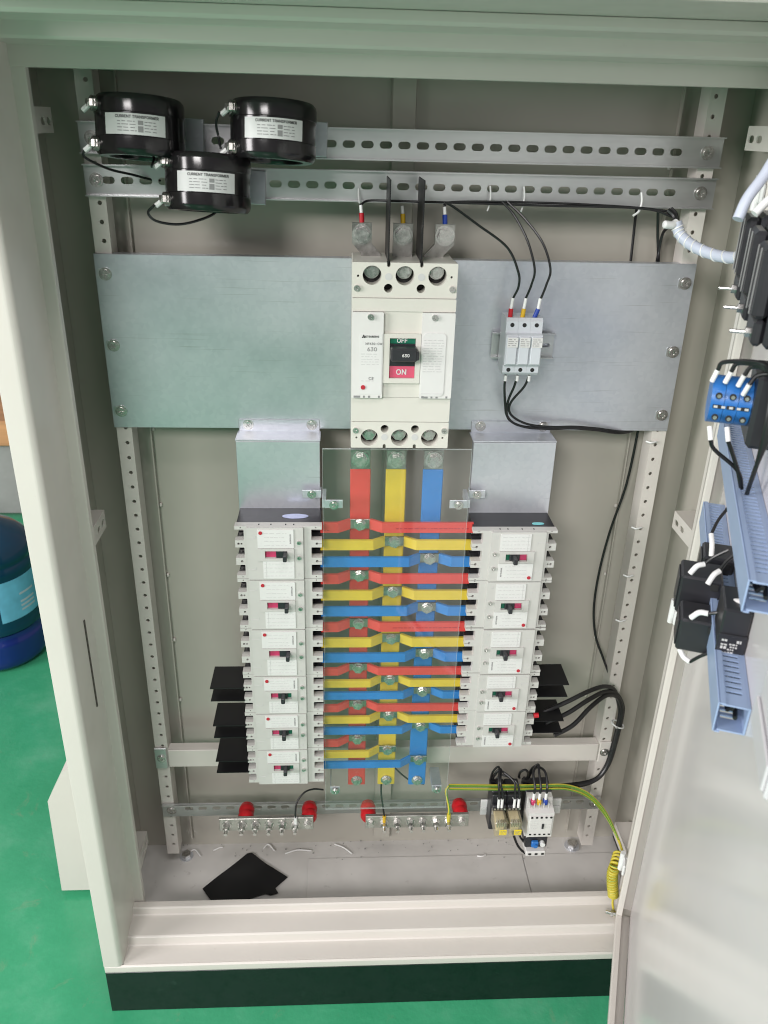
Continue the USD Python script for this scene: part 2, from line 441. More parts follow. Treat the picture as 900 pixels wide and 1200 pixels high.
# perforated uprights
for s in (-1, 1):
    face = sbox(min(s * .4085, s * .4315), .133, max(s * .4085, s * .4315), 1.530)
    zh = (1.0086 if s < 0 else .9851) % .025
    holes = [disc(s * .4174, .133 + zh + .025 * k - (.133 % .025), .0031, 9) for k in range(0, 58)]
    holes = [h for h in holes if h.bounds[1] > .136 and h.bounds[3] < 1.528]
    u = cab.part('perforated_upright', [ext(face.difference(union_all(holes)), -.0010, .0010), box(s * .4315, s * .4297, .0011, .0320, .133, 1.530), box(s * .4085, s * .4103, .0011, .0320, .133, 1.530)], 'cabinet_paint')
# slotted tabs behind the door frame
for s in (-1, 1):
    for z in (.205, .890, 1.460):
        pl = sbox(-.118, z - .015, -.025, z + .015).difference(union_all([slot(-.062, z - .001, .016, .009), slot(-.039, z - .001, .016, .009)]))
        cab.part('slotted_tab', [ext(pl, s * .4600 - .0009, s * .4600 + .0009, 'x'), box(s * .4612, s * .4963, -.095, -.025, z + .0135, z + .0150)], 'cabinet_paint')
# hood on the outside of the left wall
hood = Polygon([(-.4992, .014), (-.662, .014), (-.655, .258), (-.618, .332), (-.4992, .40)])
cab.part('side_hood', [ext(hood, .018, .0540)], 'cabinet_paint', label='beige sheet metal hood low on the outer left wall')

# --- the door, hinged at the right, swung towards the camera
_a = math.radians(-20.5)
DP0 = np.array([.4305, -.235, 0.0])
Dd = np.array([math.sin(_a), -math.cos(_a), 0]); Dn = np.array([-math.cos(_a), -math.sin(_a), 0])
DT = np.eye(4); DT[:3, 0] = Dd; DT[:3, 1] = Dn; DT[:3, 3] = DP0


def on_door(m):
    m = cat(m) if isinstance(m, (list, tuple)) else m.copy()
    m.apply_transform(DT); return m


def dp(s, h, z):
    return DP0 + Dd * s + Dn * h + np.array([0, 0, z])


def dbox(s0, s1, h0, h1, z0, z1, c=0.0):
    return on_door(box(s0, s1, h0, h1, z0, z1, c))


S0, S1, Z0, Z1 = -.060, .93, .1405, 1.552
door = cab.part('door', dbox(S0, S1, -.0025, 0, Z0, Z1), 'gloss_paint')
for nm, (s0, s1, z0, z1) in {'hinge': (S0, S0 + .0018, Z0, Z1), 'free': (S1 - .0018, S1, Z0, Z1)}.items():
    sgn = 1 if nm == 'hinge' else -1
    q = s0 if nm == 'hinge' else s1
    line = [(q, .0003), (q, .0215), (q + sgn * .0030, .0250), (q + sgn * .016, .0250), (q + sgn * .0175, .0235), (q + sgn * .0175, .016)]
    cab.part('door_rim', on_door(ext(LineString(line).buffer(.0009, cap_style='flat', quad_segs=2), Z0 + .0192, Z1 - .0192, 'z')), 'cabinet_paint', door)
for z, sgn in ((Z0, 1), (Z1, -1)):
    line = [(.0003, z), (.0215, z), (.0250, z + sgn * .003), (.0250, z + sgn * .016), (.0235, z + sgn * .0175), (.016, z + sgn * .0175)]
    cab.part('door_rim', on_door(ext(LineString(line).buffer(.0009, cap_style='flat', quad_segs=2), S0, S1, 'x')), 'cabinet_paint', door)
for z in (.27, .80, 1.40):
    cab.part('door_hinge', [dbox(S0 - .006, S0 + .020, .0262, .031, z - .012, z + .012, .002), cyl(dp(S0 - .004, .033, z - .020), dp(S0 - .004, .033, z + .020), .0048, 12), box(.4400, .4690, -.150, -.1450, z - .014, z + .014, .001)], 'nylon_white', door)
cab.part('earth_stud', [cyl(dp(-.050, .0255, .150), dp(-.050, .044, .150), .0032, 10), bolt_dir(dp(-.050, .030, .150), Dn, .0065, .005)], 'bright_metal', door)

# ---------------------------------------------------------------- rails and plates
def slotted(name, label, x0, x1, z0, z1, slots, sw, sh, zs, y, lip, screws, mat='zinc_rail', low=True):
    th = Thing(name, label, 'rail', ((x0 + x1) / 2, y, z0))
    web = sbox(x0, z0, x1, z1)
    sl = [slot(x, zs, sw, sh) for x in slots]
    web = web.difference(union_all(sl))
    body = [ext(web, y - .0010, y + .0010), box(x0, x1, y - lip, y - .0011, z1 - .0018, z1 - .0002), box(x0, x1, y - lip, y - .0011, z0 + .0002, z0 + .0018) if low else None]
    th.part('rail_web', body, mat)
    for x, z in screws:
        th.part('screw', screw(x, y - .0012, z, .0062, random.uniform(0, 1.5)), 'bright_metal')
    return th


YR = -.0032
slotted('slotted_rail', 'upper galvanised slotted rail across the top of the cabinet, behind two round transformers', -.4335, .4378, 1.4203, 1.4602, [.3985 - .0250 * k for k in range(1, 33)], .0170, .0092, 1.4400, YR, .0085, [(-.4175, 1.440), (.4175, 1.440)])
slotted('slotted_rail', 'second galvanised slotted rail from the top, holding a single round transformer', -.4330, .4376, 1.3672, 1.4080, [.3985 - .0250 * k for k in range(1, 33)], .0170, .0092, 1.3880, YR, .0085, [(-.4175, 1.388), (.4175, 1.388)])
slotted('slotted_rail', 'low galvanised slotted rail carrying two terminal bars and the relays', -.4300, .4290, .2366, .2681, [-.3795 + .0265 * k for k in range(0, 30)], .0165, .0085, .2560, YR - .001, .0060, [(-.4130, .2525), (.4170, .2525)], low=False)
xr = Thing('cross_rail', 'beige painted cross rail behind the lowest branch breakers', 'rail', (0, 0, .36))
xr.part('rail_bar', [box(-.4080, .4080, -.0045, -.0015, .3600, .4000, .001), box(-.4080, .4080, -.0012, .016, .3980, .4000)], 'cabinet_paint')
for s in (-1, 1):
    c = xr.part('clamp_tab', box(s * .4100, s * .4330, -.0062, -.0014, .3580, .4060, .0012), 'zinc_rail' if s < 0 else 'cabinet_paint')
    xr.part('screw', screw(s * .4200, -.0064, .3830, .0058, .4), 'bright_metal', c)

pl = Thing('mounting_plate', 'wide bare galvanised mounting plate behind the main breaker', 'mounting plate', (0, -.004, 1.035))
pl.part('plate', [box(-.4335, .4305, -.0060, -.0040, 1.0355, 1.2920, .0006)], 'zinc')
pl.part('plate_fold', box(-.4335, .4305, -.0039, .0120, 1.2898, 1.2918), 'zinc')
pl.part('plate_fold', box(-.4335, .4305, -.0039, .0120, 1.0357, 1.0377), 'zinc')
for x in (-.4195, .4175):
    for z in (1.2645, 1.1625, 1.0620):
        s_ = pl.part('screw', screw(x, -.0062, z, .0060, random.uniform(0, 1.5)), 'bright_metal')
        pl.part('slot_washer', ext(rrect(x - .0105, x + .0075, z - .0075, z + .0075, .003).difference(disc(x, z, .004, 12)), -.0070, -.0061), 'zinc_rail', s_)

# ---------------------------------------------------------------- breaker carrying brackets
for s, nm in ((-1, 'left'), (1, 'right')):
    x0, x1 = (-.2445, -.1185) if s < 0 else (.1155, .2430)
    b = Thing('breaker_bracket', f'galvanised stepped bracket carrying the {nm} column of branch breakers', 'bracket', ((x0 + x1) / 2, -.006, .41))
    zlo = .424 if s < 0 else .5005
    b.part('flange', box(x0 + .001, x1 - .001, -.0082, -.0062, 1.0250, 1.0505, .0006), 'zinc')
    b.part('step', box(x0 - .001, x1 + .001, -.0480, -.0064, 1.0300, 1.0322, .0006), 'zinc')
    b.part('panel', [box(x0, x1, -.0490, -.0470, zlo, 1.0298, .0006), box(x0, x0 + .002, -.0468, -.034, zlo, 1.0298), box(x1 - .002, x1, -.0468, -.034, zlo, 1.0298)], 'zinc')
    b.part('foot', box(x0 + .012, x1 - .012, -.0465, -.0050, zlo + .001, zlo + .003), 'zinc')
    for x in (x0 + .0155, x1 - .0130):
        b.part('screw', screw(x, -.0084, 1.0425, .0055, random.uniform(0, 1.5)), 'bright_metal')
    ax0, ax1 = (-.1460, -.1165) if s < 0 else (.1115, .1370)
    lg = b.part('cover_lug', [box(ax0, ax1, -.0622, -.0606, .9430, .9560, .0005), box(ax0 if s > 0 else ax1 - .0016, ax0 + .0016 if s > 0 else ax1, -.0605, -.0492, .9430, .9560)], 'zinc')
    b.part('screw', screw((ax0 + ax1) / 2, -.0624, .9492, .0046, .7), 'bright_metal', lg)

# ---------------------------------------------------------------- current transformers
def transformer(x, z, label, yc, r=.0540, h=.067, turn=0.0):
    T = Thing('current_transformer', label, 'transformer', (x, yc, z), 2.0, 'round current transformers on the top rails', rotx=-7)
    prof_o = [(r - .0045, -h / 2), (r - .0012, -h / 2 + .0035), (r, -h / 2 + .0075), (r, -.0135), (r - .0010, -.0128), (r - .0010, .0128), (r, .0135), (r, h / 2 - .0075), (r - .0012, h / 2 - .0035), (r - .0045, h / 2), (r * .66 + .003, h / 2), (r * .66, h / 2 - .004), (r * .62, 0), (r * .66, -h / 2 + .004), (r * .66 + .003, -h / 2), (r - .0045, -h / 2)]
    ring = trimesh.creation.revolve(np.array(prof_o), sections=64)
    ring.apply_translation((x, yc, z))
    T.part('ring_body', ring, 'black_gloss', smooth=40)

    def arc(a0, a1, z0, z1, rr, th=.0005, k=18):
        ang = np.linspace(a0, a1, k)
        pts = [(rr * math.sin(q), -rr * math.cos(q)) for q in ang] + [((rr - th) * math.sin(q), -(rr - th) * math.cos(q)) for q in ang[::-1]]
        m = ext(Polygon(pts), z0, z1, 'z'); m.apply_translation((x, yc, 0)); return m
    lab = T.part('rating_label', arc(-.66 + turn, .74 + turn, z - .0120, z + .0110, r - .0006), 'label_silver')

    def on_ring(m, a):          # m drawn flat around x=0, facing -y, wrapped on the ring
        v = m.vertices.copy(); rr = r - .00055
        ang = v[:, 0] / rr + a; rad = rr - v[:, 1]
        m.vertices = np.column_stack([x + rad * np.sin(ang), yc - rad * np.cos(ang), z + v[:, 2]]); return m
    T.part('lettering', on_ring(text('CURRENT TRANSFORMER', .0030, 0, 0, .0075, bold=True, depth=.0003), .10 + turn), 'print_black', lab)
    T.part('lettering', on_ring(cat([rows_of_print(-.020, .003, -.0095, .004, 0, 4, .0008, 3), rows_of_print(.012, .026, -.0095, .004, 0, 4, .0008, 4), box(.0045, .0105, -.0003, .0003, -.009, -.0025), box(.0045, .0105, -.0003, .0003, -.001, .0035)]), .04 + turn), 'print_grey', lab)
    for dz in (-.0220, .0220):
        a = -1.06 + turn
        ux, uy = math.sin(a), -math.cos(a)
        p0 = np.array([x + ux * (r - .001), yc + uy * (r - .001), z + dz]); dd = np.array([ux, uy, 0])
        tb = T.part('terminal', [cyl(p0, p0 + dd * .006, .0085, 14), box(p0[0] - .0065, p0[0] + .003, p0[1] - .009, p0[1] - .002, z + dz - .0050, z + dz + .0050, .0012)], 'tinned_bar')
        T.part('screw_head', cyl(p0 + dd * .0055, p0 + dd * .011, .0048, 6), 'bright_metal', tb)
        T.part('cable_lug', cyl(p0 + dd * .004 + [-.012, 0, -.009], p0 + dd * .004 + [-.004, 0, -.002], .0032, 8), 'nylon_white', tb)
    T.part('rail_foot', [box(x + r - .012, x + r + .0125, -.0140, -.0120, z - .019, z + .024, .0008), box(x + r + .0105, x + r + .0125, -.0119, -.0050, z - .019, z + .024)], 'zinc')
    return T


transformer(-.3350, 1.4530, 'black ring current transformer nearest the top left corner, at the end of the top rail', -.085, turn=.05)
transformer(-.1720, 1.4525, 'black ring current transformer at the right end of the group of three', -.080, turn=.05)
transformer(-.2560, 1.3915, 'lowest black ring current transformer, sitting on the second rail', -.085, turn=.05)

def tie(name, label, pts, r=.0013):
    return single('cable_tie', wire(pts, r, 6), 'nylon_white', label, 'cable tie', smooth=40)

LEAD = 'transformer_lead'
single(LEAD, wire([(-.396, -.120, 1.430), (-.399, -.110, 1.420), (-.385, -.060, 1.405), (-.365, -.025, 1.397), (-.345, -.004, 1.390), (-.335, .010, 1.388)], .0016), 'wire_black', 'black lead drooping from the top left transformer into the second rail', 'wire')
single(LEAD, wire([(-.2325, -.120, 1.474), (-.238, -.112, 1.462), (-.2370, -.106, 1.448), (-.2335, -.116, 1.434)], .0016), 'wire_black', 'short black lead bridging the terminals of the right hand transformer', 'wire')
single(LEAD, wire([(-.316, -.030, 1.428), (-.322, -.070, 1.424), (-.318, -.105, 1.418), (-.317, -.124, 1.412)], .0015), 'wire_black', 'short black lead into the upper terminal of the lowest transformer', 'wire')
single(LEAD, wire([(-.318, -.124, 1.368), (-.328, -.116, 1.358), (-.322, -.095, 1.346), (-.295, -.075, 1.341), (-.262, -.050, 1.349), (-.245, -.030, 1.362)], .0017), 'wire_black', 'black lead looping below the lowest transformer', 'wire')

# ---------------------------------------------------------------- main breaker
MX = -.0025
mc = Thing('main_breaker', 'large cream main circuit breaker marked 630 with its black handle at ON', 'circuit breaker', (MX, -.006, 1.0425))
ZB, ZT = 1.0425, 1.3015
yf = -.1060
mc.part('case', box(MX - .0695, MX + .0695, -.0800, -.0065, ZB + .001, ZT - .001, .0015), 'cream_plastic')
hx = [MX - .0435, MX, MX + .0435]


def front(z0, z1, y0, y1, holes=(), x0=MX - .0700, x1=MX + .0700, mat='cream_plastic', name='front_cover', parent=None):
    po = rrect(x0, x1, z0, z1, .0016)
    if holes:
        po = po.difference(union_all(list(holes)))
    return mc.part(name, ext(po, y0, y1), mat, parent)


for (z0, z1, zc, zs, zd) in ((1.2560, ZT, 1.2850, 1.2685, 1.2835), (ZB, 1.0815, 1.0580, 1.0715, 1.0590)):
    top = zc > 1.2
    holes = [disc(x, zc, .0125, 28) for x in hx] + [disc(MX + q, zs, .0058, 18) for q in (-.0218, .0218)] + [disc(MX + q, zc - (.001 if top else 0), .0016, 8) for q in (-.0620, .0620)]
    holes += [slot(MX + q, (z1 - .0035) if top else (z0 + .0035), .0045, .0045).union(sbox(MX + q - .0022, (z1 - .004) if top else z0 - .001, MX + q + .0022, (z1 + .001) if top else z0 + .004)) for q in (-.0218, .0218)]
    tc = front(z0, z1, yf, -.0805, holes, name='terminal_cover')
    mc.part('dark_floor', box(MX - .066, MX + .066, -.0850, -.0802, z0 + .002, z1 - .002), 'hole_dark', tc)
    for x in hx:
        mc.part('terminal_bolt', bolt(x, -.0852, zc + (.003 if top else 0), .0088, .0105, 1.18, random.random()), 'bright_metal', tc)
    for q in (-.0218, .0218):
        mc.part('plug', ext(disc(MX + q, zd, .0048, 16), yf - .0004, yf + .0003), 'print_faint', tc)
    for q in (-.0635, .0635):
        mc.part('screw', screw(MX + q, yf - .0001, zs - (.0 if top else .002), .0040, random.random(), False), 'bright_metal', tc)
front(1.2385, 1.2555, yf - .0022, -.0805)                       # upper cream band
front(1.0822, 1.1180, yf + .0004, -.0805)                       # lower cream band
front(1.1186, 1.2380, yf, -.0805)
# side cover plates, proud of the middle
for x0, x1 in ((MX - .0697, MX - .0270), (MX + .0250, MX + .0697)):
    c = front(1.1188, 1.2378, yf - .0058, yf - .0001, (), x0, x1, 'white_plastic', 'side_cover')
    cxm = (x0 + x1) / 2
    mc.part('screw', screw(cxm + (.0035 if x0 < MX else -.006), yf - .0059, 1.2320, .0040, .4, False), 'bright_metal', c)
    mc.part('latch_print', [box(x0 + .003 + k, x0 + .003 + k + w, yf - .0062, yf - .0057, 1.1193, 1.1222) for k, w in ((0, .009), (.013, .0025), (.020, .003), (.034, .0025))], 'print_grey', c)
    if x0 < MX:
        lx0, lx1 = x0 + .0105, x1 - .0015
        lab = mc.part('rating_label', ext(rrect(lx0, lx1, 1.1240, 1.2090, .0015), yf - .0062, yf - .0057), 'label_white', c)
        yl = yf - .0064
        d = .0013
        tri = lambda px, pz, a: affinity.rotate(Polygon([(px, pz), (px - .0012, pz + .0012), (px, pz + .0030), (px + .0012, pz + .0012)]), a, origin=(px, pz))
        mc.part('maker_mark', ext(union_all([tri(lx0 + .0055, 1.2050, a) for a in (0, 120, -120)]), yl - .0002, yl + .0003), 'print_black', lab)
        mc.part('lettering', text('MITSUBISHI', .0024, lx0 + .0160, yl + .0003, 1.2052, bold=True), 'print_black', lab)
        mc.part('lettering', text('NF630-CW', .0030, lx0 + .0195, yl + .0003, 1.1955), 'print_grey', lab)
        mc.part('lettering', text('630', .0052, lx0 + .0170, yl + .0003, 1.1880), 'print_grey', lab)
        mc.part('lettering', rows_of_print(lx0 + .0025, lx1 - .004, 1.1650, 1.1830, yl + .0002, 5, .0007, 11), 'print_faint', lab)
        mc.part('lettering', text('CE', .0042, lx0 + .0165, yl + .0003, 1.1470), 'print_grey', lab)
        mc.part('lettering', rows_of_print(lx0 + .0025, lx0 + .020, 1.1420, 1.1450, yl + .0002, 1, .0007, 13), 'print_faint', lab)
        mc.part('test_button', ext(disc(lx0 + .0055, 1.1345, .0031, 18), yl - .0012, yl + .0006), 'dot_red', lab)
    else:
        lx0, lx1 = x0 + .0015, x1 - .0110
        lab = mc.part('rating_label', ext(rrect(lx0, lx1, 1.1220, 1.2110, .0060), yf - .0068, yf - .0057), 'label_white', c)
        mc.part('lettering', [rows_of_print(lx0 + .0015, lx1 - .003, 1.1560, 1.2030, yf - .0070, 13, .0008, 21), box(lx0 + .001, lx1 - .003, yf - .0072, yf - .0067, 1.1258, 1.1263)], 'print_faint', lab)
# handle window
wx0, wx1 = MX - .0180, MX + .0175
ec = front(1.1400, 1.2090, yf - .0048, yf - .0001, [sbox(wx0, 1.1470, wx1, 1.2030)], MX - .0265, MX + .0245, 'cream_plastic', 'escutcheon')
mc.part('off_panel', box(wx0 + .0003, wx1 - .0003, yf - .0016, yf - .0006, 1.1952, 1.2026), 'handle_green', ec)
mc.part('on_panel', box(wx0 + .0003, wx1 - .0003, yf - .0016, yf - .0006, 1.1474, 1.1640), 'handle_red', ec)
mc.part('slide', box(wx0 + .0003, wx1 - .0003, yf - .0030, yf - .0006, 1.1642, 1.1950), 'dark_plastic', ec)
mc.part('lettering', text('ON', .0072, MX - .001, yf - .0016, 1.1555, bold=True), 'label_white', ec)
mc.part('lettering', text('OFF', .0056, MX - .001, yf - .0016, 1.1993, bold=True), 'label_white', ec)
hd = mc.part('handle', [box(wx0 + .001, wx1 + .0015, yf - .0220, yf - .0031, 1.1745, 1.1930, .0020), box(wx1 - .001, wx1 + .0040, yf - .0215, yf - .011, 1.1765, 1.1885, .0012)], 'dark_plastic')
mc.part('lettering', text('630', .0040, MX + .003, yf - .0221, 1.1838, bold=True), 'label_white', hd)

# line side spreader bars with bolts, phase barriers
ZS = 1.3015
for x, xt, nm, col in ((hx[0], MX - .0560, 'leftmost', 'red'), (hx[1], MX, 'middle', 'yellow'), (hx[2], MX + .0575, 'rightmost', 'blue')):
    w = .0135
    poly = Polygon([(x - w, 1.282), (x + w, 1.282), (x + w, 1.303), (xt + w, 1.3175), (xt + w, 1.3440), (xt - w, 1.3440), (xt - w, 1.3175), (x - w, 1.303)])
    sp = Thing('terminal_spreader', f'{nm} of the three tinned spreader bars above the main breaker', 'busbar', (x, -.036, 1.282), group=None)
    sp.part('bar', ext(poly, -.0440, -.0380), 'tinned_bar')
    sp.part('bolt', bolt(xt, -.0442, 1.3290, .0108, .0085, 1.25, random.random()), 'bright_metal')
    f = Thing('sense_wire_ferrule', f'{col} sleeved crimp end on the {nm} spreader bar', 'crimp terminal', (xt, -.036, 1.345))
    f.part('sleeve', cyl((xt, -.0395, 1.3440), (xt - .001, -.0390, 1.3560), .0034, 12), 'ferrule_' + col)
    f.part('marker', cyl((xt - .001, -.0390, 1.3562), (xt - .002, -.0380, 1.3660), .0023, 10), 'sleeve_white')
for x0, x1, nm in ((-.0225, -.0200, 'left'), (.0150, .0190, 'right')):
    v = Thing('phase_barrier', f'upright black insulating barrier strip on the {nm} between the spreader bars', 'insulating barrier', (x0, -.05, 1.29))
    b_ = box(MX + (-.0218 if nm == 'left' else .0218) - .0008, MX + (-.0218 if nm == 'left' else .0218) + .0008, -.1000, -.0150, 1.2900, 1.4020)
    v.part('strip', b_, 'black_sheet')

single('sense_wire', wire([(-.061, -.038, 1.366), (-.050, -.030, 1.371), (-.02, -.030, 1.3715), (.03, -.030, 1.371), (.10, -.024, 1.370), (.20, -.024, 1.369), (.33, -.024, 1.368), (.375, -.030, 1.358)], .0016), 'wire_black', 'black wire along the lower edge of the second rail from the leftmost spreader bar', 'wire')
single('sense_wire', wire([(.053, -.038, 1.366), (.060, -.030, 1.371), (.12, -.022, 1.3725), (.25, -.022, 1.3715), (.36, -.024, 1.366), (.380, -.030, 1.354)], .0016), 'wire_black', 'black wire from the rightmost spreader bar to the spiral wrapped bundle', 'wire')

# ---------------------------------------------------------------- fuse block with its wires
fz = Thing('fuse_holder_rail', 'short galvanised DIN rail behind the pale fuse holders', 'rail', (.183, -.012, 1.155))
fz.part('rail_web', [ext(sbox(.1370, 1.1540, .2305, 1.1900).difference(union_all([slot(.2180, 1.172, .014, .006)])), -.0130, -.0120), box(.1370, .2305, -.0200, -.0131, 1.1530, 1.1550), box(.1370, .2305, -.0200, -.0131, 1.1890, 1.1910)], 'zinc_rail')
fx = [.1560, .1735, .1910]
for i, (x, col) in enumerate(zip(fx, ('red', 'yellow', 'blue'))):
    f = Thing('fuse_holder', f'pale grey fuse holder below the {col} wire end', 'fuse holder', (x, -.02, 1.14))
    w = .00865
    prof = Polygon([(-.0205, 1.142), (-.0205, 1.2215), (-.0560, 1.2215), (-.0600, 1.2170), (-.0600, 1.2010), (-.0680, 1.1990), (-.0680, 1.1560), (-.0600, 1.1540), (-.0600, 1.1430), (-.0560, 1.1390)])
    f.part('body', ext(prof, x - w, x + w, 'x'), 'pale_plastic')
    dr = f.part('drawer', box(x - w + .0012, x + w - .0012, -.0715, -.0682, 1.1575, 1.1975, .0010), 'pale_plastic')
    lb = f.part('rating_label', box(x - w + .0018, x + w - .0006, -.0724, -.0716, 1.1825, 1.1965, .0002), 'label_white', dr)
    f.part('lettering', rows_of_print(x - w + .0028, x + w - .002, 1.1840, 1.1955, -.0725, 4, .0007, 40 + i), 'print_grey', lb)
    for z in (1.2120, 1.1470):
        f.part('screw_hole', ext(disc(x, z, .0030, 14), -.0604, -.0595), 'hole_dark')
    e = Thing('wire_end', f'{col} ferrule with white marker on top of the pale fuse holders', 'crimp terminal', (x, -.05, 1.222))
    dx = (-.001, 0, .003)[i]
    e.part('sleeve', cyl((x - .002, -.0500, 1.2205), (x - .001 + dx, -.0500, 1.2330), .0033, 12), 'ferrule_' + col)
    e.part('marker', cyl((x - .001 + dx, -.0500, 1.2332), (x + dx + .0005, -.0500, 1.2480), .0022, 10), 'sleeve_white')
single('fuse_wire', wire([(.053, -.037, 1.366), (.060, -.036, 1.3690), (.100, -.045, 1.3440), (.140, -.055, 1.3170), (.158, -.058, 1.2850), (.161, -.055, 1.2650), (.1560, -.050, 1.248)], .0017), 'wire_black', 'black wire curving from the blue spreader end down to the red fuse ferrule', 'wire')
single('fuse_wire', wire([(.134, -.026, 1.373), (.150, -.040, 1.356), (.168, -.055, 1.325), (.1800, -.060, 1.2900), (.1790, -.055, 1.2680), (.1740, -.050, 1.248)], .0017), 'wire_black', 'black wire dropping from the second rail to the yellow fuse ferrule', 'wire')
single('fuse_wire', wire([(.141, -.026, 1.373), (.165, -.040, 1.352), (.189, -.055, 1.323), (.2020, -.060, 1.2900), (.2000, -.055, 1.2680), (.1955, -.050, 1.248)], .0017), 'wire_black', 'black wire dropping from the second rail to the blue fuse ferrule', 'wire')
for i, (pp, lb) in enumerate((([(.1555, -.048, 1.136), (.1555, -.046, 1.118), (.160, -.040, 1.090), (.166, -.035, 1.068), (.185, -.030, 1.052), (.225, -.026, 1.046), (.275, -.021, 1.0450), (.315, -.016, 1.0405), (.350, -.010, 1.0340), (.376, .004, 1.0310), (.392, .022, 1.0330)], 'left of three black wires below the fuse holders'),
                             ([(.1730, -.048, 1.136), (.1700, -.046, 1.118), (.1640, -.040, 1.092), (.168, -.034, 1.064), (.195, -.029, 1.049), (.235, -.025, 1.0445), (.275, -.021, 1.0440), (.315, -.016, 1.0395), (.350, -.010, 1.0330), (.376, .004, 1.0310), (.392, .022, 1.0330)], 'middle of three black wires below the fuse holders'),
                             ([(.1905, -.048, 1.136), (.1850, -.046, 1.118), (.1680, -.040, 1.090), (.172, -.036, 1.070), (.200, -.031, 1.054), (.240, -.026, 1.048), (.275, -.021, 1.0470), (.315, -.016, 1.0425), (.350, -.010, 1.0360), (.376, .004, 1.0310), (.392, .022, 1.0330)], 'right of three black wires below the fuse holders'))):
    w = Thing('fuse_tail', lb, 'wire', pp[0])
    w.part('wire', wire(pp, .0019), 'wire_black')
    w.part('marker', cyl((pp[0][0], pp[0][1], 1.1355), (pp[0][0] - .0003, pp[0][1], 1.1270), .0024, 10), 'sleeve_white')
for x, z in ((.118, 1.372), (.165, 1.371)):
    single('cable_tie', wire([(x, -.012, 1.392), (x + .001, -.016, 1.378), (x - .001, -.018, 1.366), (x - .003, -.020, 1.360)], .0012, 6), 'nylon_white', 'white nylon tie hanging from the second rail ' + ('nearest the main breaker' if x < .14 else 'above the fuse holders'), 'cable tie')
single('cable_tie', wire([(-.063, -.012, 1.385), (-.063, -.018, 1.376), (-.062, -.03, 1.368)], .0012, 6), 'nylon_white', 'white nylon tie on the second rail above the red wire end', 'cable tie')
single('cable_tie', wire([(.330, -.014, 1.388), (.331, -.018, 1.376), (.328, -.020, 1.364), (.320, -.022, 1.358)], .0016, 6), 'nylon_white', 'white nylon tie at the right end of the second rail', 'cable tie')
